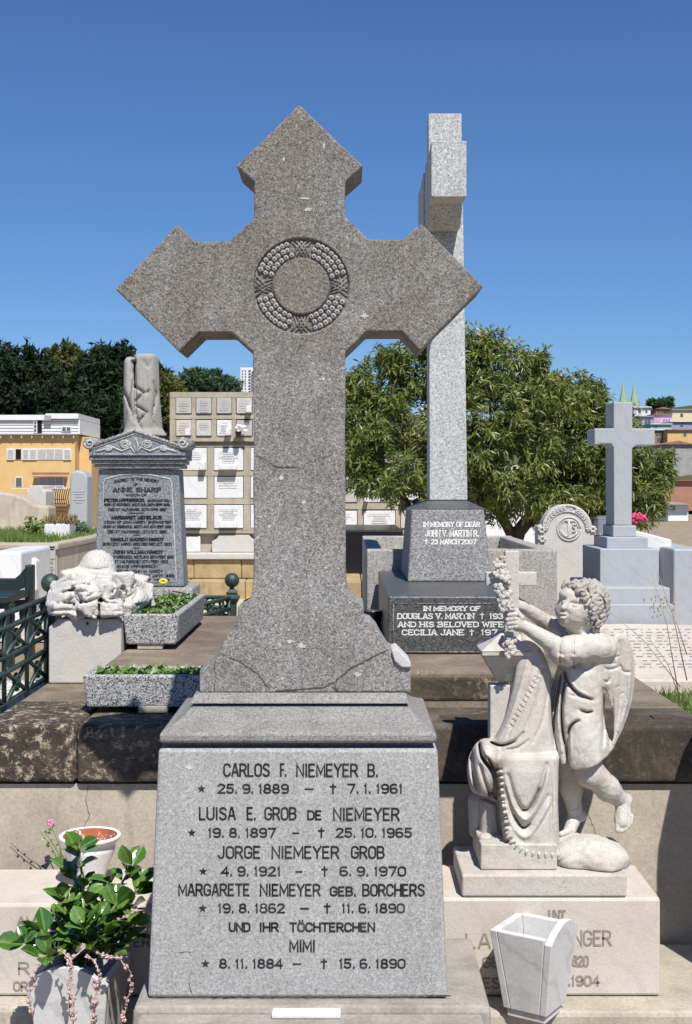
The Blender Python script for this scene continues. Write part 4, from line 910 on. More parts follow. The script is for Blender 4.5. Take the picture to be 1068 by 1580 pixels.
def plaque(x0, x1, y0, y1, d, mat, seed, shelf=None, text=True, sub=None):
    r_ = random.Random(seed); mat = mat if r_.random() < .62 else r_.choice(('marble_grey', 'marble_cream', 'marble_white', 'marble_warm')); j = lambda: r_.uniform(-.6, .6)
    p = nbox('marble_plaque', x0 + abs(j()), x1 - abs(j()), y0 + abs(j()), y1, d + r_.uniform(-.012, .012), d + .12, mat, nw, .006)
    if text:
        n_ = r_.choice((3, 4, 5)); wmax = (x1 - x0) * .36; cx = (x0 + x1) / 2; gp = 3.6
        for i in range(n_):
            wd = wmax * r_.uniform(.45, 1); y = y0 + (y1 - y0) * .2 + i * gp; mb = MB(); x = cx - wd
            while x < cx + wd:
                L = r_.uniform(1.2, 4); e = min(x + L, cx + wd); q = DN + d - .016
                mb.add([P(x, y, q), P(x, y + 1.1, q), P(e, y + 1.1, q), P(e, y, q)], [(0, 1, 2, 3)]); x = e + r_.uniform(.5, 1.0)
            o = build('worn_lettering', mb, M['ink_plate'], p); o['kind'] = 'stuff'
    if shelf:
        a, b, c, e = shelf
        build('vase_shelf', MB().box((PX(a, DN), DN + d - .10, PZ(e, DN)), (PX(b, DN), DN + d - .001, PZ(c, DN))), M['marble_white'], p, .006)
for i, (a, b) in enumerate(((271.5, 296), (302.5, 327), (334.5, 358), (364.5, 389.5), (396.5, 421), (427.5, 452), (458.5, 483))):
    plaque(a + .2, b - .2, 614, 638, -.02, 'marble_grey', 100 + i, (b - 9, b - 1, 627, 637) if i == 3 else None)
    plaque(a + .2, b - .2, 648, 672.5, -.02, ('marble_white', 'marble_grey', 'marble_white', 'marble_grey')[i % 4], 110 + i, ((b - 9, b - 1, 662, 672) if i in (0, 2) else None))
cells = [(lowx[i][1], lowx[i + 1][0]) for i in range(7)]
for i, (a, b) in enumerate(cells):
    for j, (c, e) in enumerate(((691, 725.5), (735, 768.5), (779, 815))):
        if i >= 4 and j == 0: continue
        c2, e2 = ((735, 775) if j == 1 else (788, 815)) if i >= 4 else (c, e)
        sh = None
        if i < 4 and j == 0: sh = (a + 9, b - 10, 717, 724.5) if i % 2 else (b - 11, b - 2, 713, 725)
        if i < 4 and j == 2: sh = (a + 10, b - 10, 806, 814)
        if i >= 4 and j == 1: sh = (a + 2, a + 8, 766, 774)
        plaque(a + .5, b - .5, c2, e2, .03, 'marble_white', 130 + i * 3 + j, sh, not (i == 0 and j == 1))
nbox('ledge', 255, 660, 818.5, 823, -.01, .6, 'concrete_tan', nw)
nbox('recess_wall', 262, 655, 823.5, 852, .08, .6, 'concrete_tan', nw)
hs = [(327, 852), (394, 852), (394, 834), (388, 830), (384, 825), (338, 825), (335, 831), (327, 835)]
build('shaped_tablet', MB().prism([(PX(x, DN), PZ(y, DN)) for x, y in hs], DN + .0, DN + .07), M['marble_cream'], nw, .006)
nbox('broken_tablet', 287, 309, 827, 852, .01, .07, 'marble_white', nw, .01); nbox('small_urn', 279, 285.5, 824, 852, -.05, .05, 'marble_white', nw, .03)
nbox('marble_shelf', 250, 400, 852.5, 861.5, -.25, .6, 'marble_cream', nw, .01)
for k in range(4):
    nbox('base_block', 230 + k * 72.5, 302 + k * 72.5, 862, 891, -.2 - .004 * (k % 2), .6, 'tan_stone', nw, .015)
    nbox('step_block', 214 + k * 84.5, 298 + k * 84.5, 891.5, 922, -.45 - .004 * (k % 2), .6, 'tan_stone', nw, .015)
# flowers in a niche vase
fv = thing('niche_flowers', 'small dark vase of white flowers hung on a niche plaque', 'flowers', P(370, 672, DN - .1))
build('vase', MB().lathe(P(368, 673, DN - .09), [(.03, -.02), (.04, .05), (.042, .06)], 10), M['black_stone'], fv)
r_ = random.Random(4)
for k in range(9): build('flower', MB().ball(P(372 + r_.uniform(-8, 9), 662 + r_.uniform(-6, 5), DN - .1), .022, 7, 5), M['petal_white'], fv)
tag(build('white_sign', MB().box((PX(649, 15), 15, PZ(641, 15)), (PX(656, 15), 15.03, PZ(624, 15))), M['trim_white'], None, .004), 'small blank white sign board showing among the tree leaves', 'sign')
# white walls and tombs glimpsed through the tree
for (x0, x1, y0, y1, D, mt, lb) in ((640, 700, 735, 850, 17.5, 'marble_white', 'white niche block glimpsed under the tree, directly behind the dark plinth'), (745, 830, 720, 860, 18.5, 'marble_white', 'wide white tomb block glimpsed through the tree trunks'),
                                    (905, 932, 790, 860, 13.5, 'tan_stone', 'rough stone block tomb behind the round-topped headstone'), (923, 944, 795, 870, 12.5, 'blue_paint', 'pale blue tomb slab behind the white marble cross')):
    t = thing('tomb', lb, 'tomb', (PX((x0 + x1) / 2, D), D + .5, gz(D)))
    build('body', MB().box((PX(x0, D), D, gz(D) - .1), (PX(x1, D), D + .9, PZ(y0 + 6, D))), M[mt], t, .01)
    build('cap', MB().box((PX(x0 - 2, D), D - .03, PZ(y0 + 5.8, D)), (PX(x1 + 2, D), D + .93, PZ(y0, D))), M[mt], t, .01)

# ================================================================ left terrace: raised grave bed and stones
bed = thing('raised_bed', 'raised concrete grave bed with coping, grass on top, beside the tall lettered headstone', 'grave bed', (-2.6, 11, gz(10.5)))
zc1 = PZ(838, 10.0)
pts = [(-4.6, 10.0), (PX(88, 10), 10.0), (PX(146, 11.4), 11.4), (PX(146, 11.4), 14.0), (-4.6, 14.0)]
def poly_wall(pts, z0, z1, off=0.0):
    k = len(pts); c = Vector((sum(p[0] for p in pts) / k, sum(p[1] for p in pts) / k)); q = [(p[0] + (p[0] - c.x) * off, p[1] + (p[1] - c.y) * off) for p in pts]
    return MB().add([(x, y, z0) for x, y in q] + [(x, y, z1) for x, y in q], [tuple(range(k))[::-1], tuple(range(k, 2 * k))] + [(i, (i + 1) % k, (i + 1) % k + k, i + k) for i in range(k)])
build('wall', poly_wall(pts, gz(10.5) - .2, zc1 - .055), M['concrete'], bed, .01)
build('coping', poly_wall(pts, zc1 - .054, zc1, .018), M['concrete_tan'], bed, .015)
gr = MB(); r_ = random.Random(9)
for i in range(5200):
    x = r_.uniform(-3.7, PX(120, 11)); y = 10.12 + r_.random() ** 1.5 * 2.6
    if x > -2.3 + (y - 10) * .03: continue
    h = r_.uniform(.02, .075); a = r_.uniform(0, 6.28); wdt = .006; l = Vector((r_.uniform(-.02, .02), r_.uniform(-.02, .02), h)); b = Vector((x, y, zc1 - .002)); s_ = Vector((math.cos(a), math.sin(a), 0)) * wdt
    gr.add([b - s_, b + s_, b + l], [(0, 1, 2)])
o = build('grass', gr, M['grass'], bed); o['kind'] = 'stuff'
pq = build('plaque', MB().box((PX(59, 9.98), 9.965, PZ(897, 9.98)), (PX(86, 9.98), 9.995, PZ(841, 9.98))), M['marble_grey'], bed, .004)
for k, (y, wd) in enumerate(((844, 24), (847.5, 22), (858, 10), (862, 24), (866, 18), (869, 20), (875, 20), (879, 22), (883, 18))):
    o = build('worn_lettering', MB().box((PX(72.5 - wd / 2, 9.96), 9.961, PZ(y + .8, 9.96)), (PX(72.5 + wd / 2, 9.96), 9.9635, PZ(y - .8, 9.96))), M['ink_grey'] if k > 1 else M['ink'], pq)
build('plaque', MB().box((PX(16, 9.98), 9.968, PZ(852, 9.98)), (PX(38, 9.98), 9.995, PZ(841, 9.98))), M['marble_grey'], bed, .004)
D = 12.2
bs = [(106, 832), (134, 832), (135, 736), (130, 728), (118, 725), (110, 729), (108, 736)]
t = thing('blue_headstone', 'pale blue-grey round-shouldered headstone on the raised bed, with worn lettering', 'headstone', (PX(122, D), D + .2, zc1))
bsm = build('stone', MB().prism([(PX(x, D), PZ(y, D)) for x, y in bs], D, D + .28), M['marble_blue'], t, .02)
for k, (y, a, b) in enumerate(((758, 112, 131), (762, 114, 130), (766, 116, 128), (771, 113, 131), (775, 117, 127))):
    build('worn_lettering', MB().box((PX(a, D), D - .004, PZ(y + .8, D)), (PX(b, D), D - .001, PZ(y - .8, D))), M['marble_grey'], t)
D = 13.0
cw = [(-20, 838), (76, 838), (75, 782), (52, 779), (40, 770), (22, 763), (-20, 757)]
tag(build('curved_wall', MB().prism([(PX(x, D), PZ(y, D)) for x, y in cw], D, D + .35), M['concrete'], None, .02), 'plain concrete grave wall with a curved sloping top on the raised bed', 'grave wall')
D = 14.2
sh_ = [(40, 790), (71, 790), (71, 758), (66, 755), (65, 750), (61, 749), (46, 749), (44, 755), (40, 757)]
tag(build('cream_headstone', MB().prism([(PX(x, D), PZ(y, D)) for x, y in sh_], D, D + .4), M['marble_cream'], None, .012), 'small cream headstone with stepped shoulders behind the curved grave wall', 'headstone')
D = 11.0
t = thing('marble_trough', 'white marble trough of brown withered plants standing on the grass', 'planter', (PX(90, D), D, zc1))
build('trough', MB().box((PX(68, D), D, zc1 - .01), (PX(107, D), D + .25, PZ(808, D))), M['marble_white'], t, .01)
wp = MB(); r_ = random.Random(2)
for i in range(420):
    b = Vector((PX(r_.uniform(68, 111), D), D + r_.uniform(0, .25), PZ(808, D))); l = Vector((r_.uniform(-.04, .04), r_.uniform(-.04, .04), r_.uniform(.02, .09))); s_ = Vector((r_.uniform(-1, 1), r_.uniform(-1, 1), 0)).normalized() * .012
    wp.add([b - s_, b + s_, b + l], [(0, 1, 2)])
o = build('withered_plants', wp, plain('withered_leaf', (.24, .19, .09), .8, .5, 25), t); o['kind'] = 'stuff'
for (x, y, D, w_, h_, n_, lb, mt) in ((55, 828, 11.2, 26, 30, 200, 'low green weed bush on the raised bed beside the curved grave wall', 'grass'), (127, 822, 11.7, 24, 22, 160, 'sparse dark green weed at the foot of the pale blue-grey headstone', 'far_green')):
    t = thing('weed', lb, 'weed', P(x, y, D)); wf = MB(); r_ = random.Random(x)
    st = MB()
    for i in range(7):
        b = P(x, y, D); e = P(x + r_.uniform(-w_, w_) * .55, y - r_.uniform(.3, 1) * h_, D + r_.uniform(-.1, .1)); st.tube([b + Vector((r_.uniform(-.05, .05), 0, -.02)), (b + e) / 2 + Vector((r_.uniform(-.02, .02), 0, .02)), e], [.004, .003, .0015], 4)
        for j in range(n_ // 7):
            c = b.lerp(e, r_.uniform(.2, 1)) + Vector((r_.gauss(0, .03), r_.gauss(0, .03), r_.gauss(0, .015))); d = Vector((r_.gauss(0, 1), r_.gauss(0, 1), r_.gauss(0, .6))).normalized() * .035; s_ = d.orthogonal() * .35
            wf.add([c, c + d * .5 + s_, c + d, c + d * .5 - s_], [(0, 1, 2, 3)])
    build('stem', st, M['stem'], t); o = build('foliage', wf, M[mt], t); o['kind'] = 'stuff'
D = 9.3
ws = [(36, 914), (57, 911), (56, 866), (50, 862), (46, 853), (36, 852)]
tag(build('white_headstone', MB().prism([(PX(x, D), PZ(y, D)) for x, y in ws], D, D + .12), M['marble_white'], None, .008), 'white headstone with a curved shoulder standing before the raised bed', 'headstone')
tag(build('white_box_tomb', MB().box((PX(-14, 9.0), 9.0, gz(9) - .05), (PX(33, 9.0), 9.9, PZ(851, 9.0))), M['marble_white'], None, .02), 'plain white box tomb beside the raised bed, behind the dark green bench', 'tomb')
tag(build('white_gravel_patch', MB().box((-1.6, 4.2, gz(4.2) - .02), (-1.09, 5.2, gz(4.2) + .012)), M['gravel'], None), 'strip of pale gravel under the green iron railing', 'gravel', kind='stuff')

# ================================================================ right: headstones and white cross
D = 7.6
js = thing('round_headstone', 'cream marble headstone with a round arched top, flower border and monogram medallion', 'headstone', (PX(873, D), D + .05, gz(D)))
def arch(cx, cy, r, a0, a1, n): return [(cx + r * math.cos(R(a0 + (a1 - a0) * i / n)), cy - r * math.sin(R(a0 + (a1 - a0) * i / n))) for i in range(n + 1)]
body = [(831, 960), (830, 812), (837, 810)] + arch(875, 817, 38.5, 168, 10, 18) + [(914, 811), (920, 813), (920, 960)]
stn = build('stone', MB().prism([(PX(x, D), PZ(y, D)) for x, y in body], D, D + .13), M['marble_cream'], js, .006)
def ring_(cx, cy, r0, a0, a1, rad, name, parent, nn=26): return build(name, MB().tube([P(x, y, D - .002) for x, y in arch(cx, cy, r0, a0, a1, nn)], rad, 6), M['marble_cream'], parent)
ring_(875, 817, 37, 170, 8, .008, 'outer_moulding', stn); ring_(875, 819, 30, 172, 6, .006, 'inner_moulding', stn)
ring_(878, 816, 18, 0, 360, .0055, 'medallion_ring', stn); ring_(878, 816, 14.5, 0, 360, .004, 'medallion_ring', stn)
mon = MB(); mon.tube([P(x, y, D - .003) for x, y in ((873, 804), (884, 804))], .006, 5); mon.tube([P(x, y, D - .003) for x, y in ((878, 802), (878, 822), (876, 827), (871, 827), (868, 822))], .007, 6)
mon.tube([P(x, y, D - .003) for x, y in ((889, 809), (885, 809), (884, 813), (888, 816), (888, 820), (883, 821))], .006, 5); mon.tube([P(x, y, D - .003) for x, y in ((866, 819), (872, 828), (880, 830), (888, 825), (890, 821))], .006, 5)
build('carved_monogram', mon, M['marble_cream'], stn)
r_ = random.Random(31)
for a in list(range(170, 0, -10)) + [176, 2]:
    if 70 <= a <= 95: continue
    x, y = arch(875, 817, 33.5, a, a, 1)[0]
    fl = MB(); c = P(x, y, D - .004)
    for k in range(5): fl.ball(c + Vector((.011 * math.cos(k * 1.256 + a), 0, .011 * math.sin(k * 1.256 + a))), .009, 6, 4)
    fl.ball(c + Vector((0, -.006, 0)), .006, 6, 4); build('carved_flower', fl, M['marble_cream'], stn)
for x, y in ((836, 818), (837, 832), (915, 817)):
    fl = MB(); c = P(x, y, D - .004)
    for k in range(6): fl.ball(c + Vector((.014 * math.cos(k * 1.047), 0, .014 * math.sin(k * 1.047))), .01, 6, 4)
    build('carved_flower', fl, M['marble_cream'], stn)
build('inscribed_panel', MB().prism([(PX(x, D), PZ(y, D)) for x, y in ((869, 787.5), (884, 787.5), (884, 781), (869, 781))], D - .004, D + .01), M['marble_grey'], stn)

wc = thing('marble_cross', 'bluish white marble cross on stepped square base beside the round-topped headstone', 'grave cross', (PX(965, 6.3), 6.4, gz(6.4)))
D = 6.2
def wbox(name, x0, x1, y0, y1, dd, yo=0.0, mat='marble_blue', bev=.004): return build(name, MB().box((PX(x0, D + yo), D + yo, PZ(y1, D + yo)), (PX(x1, D + yo), D + yo + dd, PZ(y0, D + yo))), M[mat], wc, bev)
wbox('lower_slab', 905, 1048, 978.5, 1008, .95, -.22); wbox('pedestal_course', 915, 1040, 932.5, 978, .8, -.12); wbox('pedestal_course', 920, 1034, 907, 932, .72, -.08)
wbox('base_block', 926, 1017, 847, 906.5, .46); wbox('step', 936.5, 1000, 829, 846.5, .33, .06); wbox('step', 946, 982, 811, 828.5, .25, .10)
cc = [(947.5, 810.5), (975, 810.5), (975.5, 692), (982, 687), (1010.5, 687), (1010.5, 661), (976, 661), (976, 620.5), (947, 620.5), (947, 661), (917.5, 661), (917.5, 685.5), (923, 686), (926, 684.5), (943, 684.5), (947, 690)]
Dc = D + .12
build('cross', MB().prism([(PX(x, Dc), PZ(y, Dc)) for x, y in cc], Dc, Dc + .20), M['marble_blue'], wc, .004)
# speckled white tomb wall behind the cross
D = 7.3
sw = [(975, 925), (1038, 925), (1036.5, 833), (1010, 826), (975, 817)]
tag(build('white_tomb_wall', MB().prism([(PX(x, D), PZ(y, D)) for x, y in sw], D, D + .1), M['marble_white'], None, .006), 'white mottled marble grave wall with sloping top beside the marble cross base', 'grave wall')
tag(build('cross_wall', MB().box((PX(1039, 7.0), 7.0, gz(7)), (PX(1090, 7.0), 7.9, PZ(847, 7.0))), M['marble_blue'], None, .01), 'white marble tomb end past the sloping mottled grave wall', 'tomb')
fb = thing('pink_flowers', 'bunch of bright pink flowers behind the marble cross shaft', 'flowers', P(990, 806, 7.8)); r_ = random.Random(8)
for k in range(15):
    fl = MB(); c = P(984 + r_.uniform(-9, 11), 799 + r_.uniform(-7, 7), 7.8 + r_.uniform(-.1, .1))
    for j in range(5): fl.ball(c + Vector((.014 * math.cos(j * 1.256), .014 * math.sin(j * 1.256), r_.uniform(-.006, .006))), .012, 6, 4)
    build('flower', fl, M['petal_red'], fb)
# recumbent inscribed slab, dry grass and weeds at right
rs = thing('recumbent_slab', 'pale recumbent marble slab covered in worn lettering behind the angel wing', 'grave slab', (1.35, 5.4, gz(5.4)))
sl = [(.98, 4.95), (1.75, 4.95), (1.75, 5.95), (1.62, 6.02), (1.30, 6.05), (1.10, 6.02), (.98, 5.95)]
q = MB(); k = len(sl); zf = lambda y, o=0: gz(5) + .05 + (y - 4.95) * .09 + o
q.add([(x, y, gz(5) - .03) for x, y in sl] + [(x, y, zf(y)) for x, y in sl], [tuple(range(k))[::-1], tuple(range(k, 2 * k))] + [(i, (i + 1) % k, (i + 1) % k + k, i + k) for i in range(k)])
build('slab', q, M['marble_warm'], rs, .008); r_ = random.Random(77)
for i in range(13):
    y = 5.15 + i * .062 + r_.uniform(-.008, .008); mb = MB(); x = 1.06 + r_.uniform(0, .08)
    while x < 1.66 - r_.uniform(0, .08):
        e = x + r_.uniform(.006, .035); mb.add([(x, y, zf(y, .0025)), (e, y, zf(y, .0025)), (e, y + .010, zf(y + .010, .0025)), (x, y + .010, zf(y + .010, .0025))], [(0, 1, 2, 3)]); x = e + r_.uniform(.006, .03)
    o = build('worn_lettering', mb, M['ink_plate'], rs); o['kind'] = 'stuff'
gt = thing('dry_grass_tuft', 'tall thin dry grass stalks beside the tomb platform edge', 'grass', (1.13, 4.6, gz(4.6))); r_ = random.Random(15)
for i, (x0, y0, x1, y1) in enumerate(((1046, 1065, 1004, 880), (1050, 1060, 930, 935), (1060, 1010, 1020, 930), (1050, 1080, 1002, 985), (1060, 1050, 1010, 870))):
    a, b = P(x0, y0, 4.7), P(x1, y1, 4.7); mid = a.lerp(b, .5) + Vector((.01, 0, .02)); build('stalk', MB().tube([a, mid, b], [.0025, .0018, .001], 4), M['dry'], gt)
for x, y in ((1000, 930), (1018, 928), (1015, 945), (1030, 935)):
    sd = MB()
    for k in range(9): c = P(x + r_.uniform(-12, 12), y + r_.uniform(-10, 8), 4.7); sd.ball(c, .0035, 5, 4, (.6, .6, 1.6))
    o = build('seed_head', sd, M['dry'], gt); o['kind'] = 'stuff'
gw = MB(); r_ = random.Random(16)
for i in range(900):
    b = Vector((r_.uniform(1.09, 1.5), 4.15 + r_.random() * .75, gz(4.5))); h = r_.uniform(.02, .10) * (1 if b.y < 4.7 else .5); l = Vector((r_.gauss(0, .025), r_.gauss(0, .025), h)); s_ = Vector((r_.uniform(-1, 1), r_.uniform(-1, 1), 0)).normalized() * .004
    gw.add([b - s_, b + s_, b + l], [(0, 1, 2)])
tag(build('grass', gw, M['grass']), 'patch of green and dry grass along the platform edge', 'grass', kind='stuff')
# ================================================================ trees
def leaf_cloud(mb, clusters, n, L, wd, seed, shape='lance', droop=.5, per=7):
    """leaf sprays scattered near the shells of the crown's lobes"""
    r_ = np.random.RandomState(seed); vol = np.array([c[1][0] * c[1][1] + c[1][0] * c[1][2] + c[1][1] * c[1][2] for c in clusters]); pr = vol / vol.sum()
    vs, fs = [], []; clump = r_.normal(0, 1, (len(clusters), 14, 3)); clump /= np.linalg.norm(clump, axis=2)[:, :, None]
    for i in range(n):
        ci = r_.choice(len(clusters), p=pr); c, rad = clusters[ci]
        d = r_.normal(0, .25, 3) + clump[ci, r_.randint(14)]; d /= np.linalg.norm(d); rr = 1.06 - abs(r_.normal(0, .30)) + (r_.rand() < .16) * r_.uniform(0, .38); p = np.array(c) + d * np.array(rad) * rr + r_.normal(0, .03, 3) * L * 4
        ax = d * .7 + r_.normal(0, .5, 3) + np.array([0, 0, .25]); ax /= np.linalg.norm(ax)
        for j in range(per):
            v = ax * .35 + r_.normal(0, .75, 3); v[2] -= droop * .35; v /= np.linalg.norm(v)
            s = np.cross(v, r_.normal(0, .55, 3) + (np.array([.15, -.5, .9]) if shape == 'lance' else 0)); s /= np.linalg.norm(s) + 1e-9; l = L * r_.uniform(.65, 1.15); w2 = wd * r_.uniform(.8, 1.2)
            b = p + ax * r_.uniform(-.3, .5) * L; o = len(vs)
            if shape == 'lance':
                tip = b + v * l; tip[2] -= droop * l * .35; m = b + v * l * .5
                vs += [b, m + s * w2, tip, m - s * w2]; fs += [(o, o + 1, o + 2), (o, o + 2, o + 3)]
            else:
                vs += [b - s * w2, b + v * l - s * w2 * .2, b + s * w2]; fs += [(o, o + 1, o + 2)]
    mb.add(vs, fs)
def limbs(t, paths):
    for pts, r0, r1 in paths:
        k = len(pts); build('limb' if r0 < .07 else 'trunk', MB().tube(pts, [r0 + (r1 - r0) * i / (k - 1) for i in range(k)], 7), M['bark'], t)
def cl(lst, D0): return [((PX(x, D0 + dd), D0 + dd, PZ(y, D0 + dd)), (rx * D0 / F, ry * D0 / F * 1.1, rz * D0 / F)) for x, y, dd, rx, ry, rz in lst]
def bud(lst, seed, n=3):
    r_ = random.Random(seed); out = list(lst)
    for x, y, dd, rx, ry, rz in lst:
        for k in range(n):
            a = r_.uniform(0, 6.28); q_ = r_.uniform(.30, .5); out.append((x + rx * 1.02 * math.cos(a), y - rz * 1.08 * math.sin(a), dd + r_.uniform(-.3, .1), rx * q_, ry * q_, rz * q_))
    return out
D = 12.0
t1 = thing('broadleaf_tree', 'bushy green tree with long narrow leaves behind the edge-on granite cross', 'tree', (PX(720, D), D, gz(D)), 'narrow-leaved trees before the niche wall')
la = [(590, 590, 0, 45, 50, 40), (575, 650, -.2, 50, 50, 45), (560, 700, -.2, 40, 45, 35), (625, 640, .2, 60, 60, 60), (640, 570, .1, 40, 45, 35), (655, 715, 0, 55, 50, 45), (600, 725, -.3, 40, 40, 28), (735, 565, 0, 60, 55, 40), (770, 590, 0, 60, 60, 50), (800, 560, .1, 34, 40, 22),
      (745, 640, -.2, 65, 60, 55), (810, 640, .1, 60, 60, 55), (720, 700, .2, 60, 55, 45), (790, 715, -.1, 60, 60, 45), (835, 585, .2, 22, 30, 24), (570, 745, -.3, 34, 36, 18), (680, 760, -.2, 45, 45, 26), (640, 765, .3, 30, 40, 22), (750, 765, .2, 55, 45, 30), (820, 770, 0, 45, 45, 26), (705, 530, 0, 30, 34, 18), (760, 532, 0, 26, 30, 18), (620, 548, 0, 26, 30, 18), (555, 610, -.1, 24, 30, 30), (850, 620, .1, 20, 24, 24)]
cb = MB(); leaf_cloud(cb, cl(bud(la, 5), D), 6000, .088, .0092, 21); build('crown', cb, M['leaf'], t1)
q = lambda x, y, d=0: P(x, y, D + d)
limbs(t1, [([q(735, 925), q(733, 860), q(728, 800, .1), q(735, 740)], .11, .07), ([q(728, 815), q(690, 770, -.1), q(650, 700, -.1), q(620, 640)], .065, .02), ([q(735, 760), q(770, 690), q(790, 620)], .065, .02), ([q(735, 745), q(735, 680), q(730, 600)], .065, .015),
           ([q(655, 822, -.3), q(625, 775, -.2), q(600, 735, -.2), q(580, 690)], .045, .015), ([q(700, 835), q(655, 800, -.2), q(640, 770, -.2)], .04, .03), ([q(650, 700), q(630, 660), q(600, 610)], .03, .01), ([q(780, 660), q(815, 630), q(830, 590)], .03, .01)])
D = 12.8
t2 = thing('broadleaf_tree', 'bushy green tree with long narrow leaves behind the round-topped headstone and marble cross', 'tree', (PX(790, D), D, gz(D)), 'narrow-leaved trees before the niche wall')
lb_ = [(865, 640, 0, 45, 50, 40), (900, 620, 0, 40, 40, 34), (893, 592, .1, 14, 20, 20), (870, 700, -.2, 60, 60, 50), (920, 680, -.1, 55, 55, 55), (960, 690, .1, 45, 50, 50), (900, 745, -.2, 60, 60, 45), (965, 745, 0, 50, 50, 45), (1000, 715, .1, 30, 35, 35), (845, 750, .2, 55, 55, 35), (985, 775, 0, 38, 40, 28), (922, 648, .2, 26, 32, 28), (870, 785, 0, 50, 45, 24), (920, 790, .2, 45, 45, 22), (958, 668, 0, 24, 30, 24), (1010, 750, 0, 22, 30, 30), (860, 600, .1, 18, 22, 18), (912, 596, 0, 16, 20, 12)]
cb = MB(); leaf_cloud(cb, cl(bud(lb_, 6), D), 5200, .088, .0092, 22); build('crown', cb, M['leaf'], t2)
limbs(t2, [([q(776, 930), q(785, 870), q(800, 820), q(840, 770)], .10, .06), ([q(795, 835), q(770, 790), q(760, 740)], .06, .03), ([q(835, 778), q(880, 730), q(920, 680)], .06, .02), ([q(815, 805), q(860, 775), q(930, 750)], .05, .02), ([q(880, 730), q(890, 660), q(893, 590)], .04, .01), ([q(930, 750), q(970, 720), q(1000, 700)], .03, .01)])

# dark pines and lighter trees far left
def far_tree(name, lb, D, lobes, n, L, wd, mat, seed, trunk, group=None, base_y=745):
    t = thing(name, lb, 'tree', (PX(trunk, D), D, PZ(base_y, D)), group)
    mb = MB(); leaf_cloud(mb, cl(lobes, D), n, L, wd, seed, 'tri', .1, 5); build('crown', mb, M[mat], t)
    build('trunk', MB().tube([P(trunk, base_y, D), P(trunk + 1, (base_y + lobes[0][1]) / 2, D), P(trunk - 1, lobes[0][1], D)], [.5, .4, .15], 7), M['bark'], t); return t
far_tree('pine_tree', 'dense dark pine rising behind the ochre house', 130, [(30, 580, 0, 40, 40, 45), (60, 600, 2, 45, 45, 45), (5, 590, 0, 40, 40, 55), (50, 650, -2, 60, 50, 50), (20, 650, 0, 50, 50, 45), (85, 625, 0, 40, 40, 35), (110, 665, -3, 50, 40, 40)], 9500, .75, .16, 'pine', 41, 45, 'dark pines behind the house')
far_tree('pine_tree', 'dense dark pine directly behind the draped broken column', 128, [(170, 570, 0, 38, 40, 36), (195, 590, 2, 48, 45, 45), (155, 610, 0, 45, 45, 45), (215, 640, 0, 45, 45, 50), (175, 650, -2, 55, 45, 45), (235, 600, 1, 26, 30, 34), (140, 650, 0, 45, 45, 40), (250, 660, 0, 30, 30, 40), (145, 568, 0, 18, 20, 20)], 11000, .75, .16, 'pine', 42, 180, 'dark pines behind the house')
far_tree('olive_tree', 'yellowish green tree showing between the two dark pines', 134, [(98, 560, 0, 24, 26, 26), (115, 585, 0, 24, 26, 28), (85, 580, 0, 20, 24, 28), (100, 610, 0, 28, 26, 30)], 3000, .6, .17, 'olive', 43, 100)
far_tree('olive_tree', 'yellowish green tree peeping above the left end of the niche wall', 120, [(258, 600, 0, 16, 20, 24), (268, 618, 0, 14, 20, 24), (262, 650, 0, 20, 22, 34)], 1800, .55, .16, 'olive', 44, 262)
far_tree('far_tree', 'rounded blue-green tree above the niche wall beside the white tower block', 150, [(302, 590, 0, 20, 22, 20), (325, 595, 0, 24, 24, 22), (345, 600, 0, 22, 22, 16), (285, 605, 0, 16, 20, 14), (320, 620, 0, 50, 30, 26)], 3600, .6, .18, 'far_green', 45, 320)

# ================================================================ ochre house
D = 105.0
hs_ = thing('ochre_house', 'ochre rendered house with white shutters, balcony and white boarded top storey', 'house', (PX(60, D), D + 4, PZ(840, D)))
def hb(name, x0, x1, y0, y1, d0, d1, mat, parent=None, bev=0): return build(name, MB().box((PX(x0, D), D + d0, PZ(y1, D)), (PX(x1, D), D + d1, PZ(y0, D))), M[mat], parent or hs_, bev)
hb('wall', -60, 116, 671, 860, 0, 9, 'wall_yellow'); hb('side_wing', 116.2, 135.5, 673, 860, 1.6, 9, 'wall_yellow')
hb('top_storey', -60, 122, 647, 669.5, .3, 9, 'wall_white'); hb('roof_fascia', -60, 70, 640, 648, .1, 9.2, 'trim_white'); hb('roof_fascia', 70.3, 121, 638, 646, 0, 9.2, 'trim_white')
for k in range(4): hb('siding_board', -60, 120, 650 + k * 5, 650.4 + k * 5, .26, .31, 'roof_grey')
hb('eave', -60, 118, 669.6, 671, -.45, .5, 'roof_grey')
for x in range(-30, 118, 16): hb('rafter_end', x, x + 1.6, 671.2, 675.5, -.35, .1, 'trim_white')
def window(x0, x1, y0, y1, n_, mat='curtain', d=-.06):
    f = hb('window', x0, x1, y0, y1, d, .05, 'trim_white'); wd = (x1 - x0 - 1) / n_
    for i in range(n_): build('pane', MB().box((PX(x0 + 1 + i * wd, D), D + d - .02, PZ(y1 - 1.2, D)), (PX(x0 + i * wd + wd, D), D + d + .03, PZ(y0 + 1.2, D))), M[mat], f)
def shutter(x0, x1, y0, y1):
    f = hb('shutter', x0, x1, y0, y1, -.12, .02, 'trim_white')
    for k in range(6): build('louvre', MB().box((PX(x0 + 1.3, D), D - .135, PZ(y0 + 2 + (k + .8) * (y1 - y0 - 3) / 6, D)), (PX(x1 - 1.3, D), D - .115, PZ(y0 + 2 + (k + .1) * (y1 - y0 - 3) / 6, D))), M['curtain'], f)
window(58, 98, 692, 709.5, 3); shutter(35, 45.5, 692, 709.5); shutter(46, 57.5, 692, 709.5); shutter(98.5, 110.5, 692, 709.5)
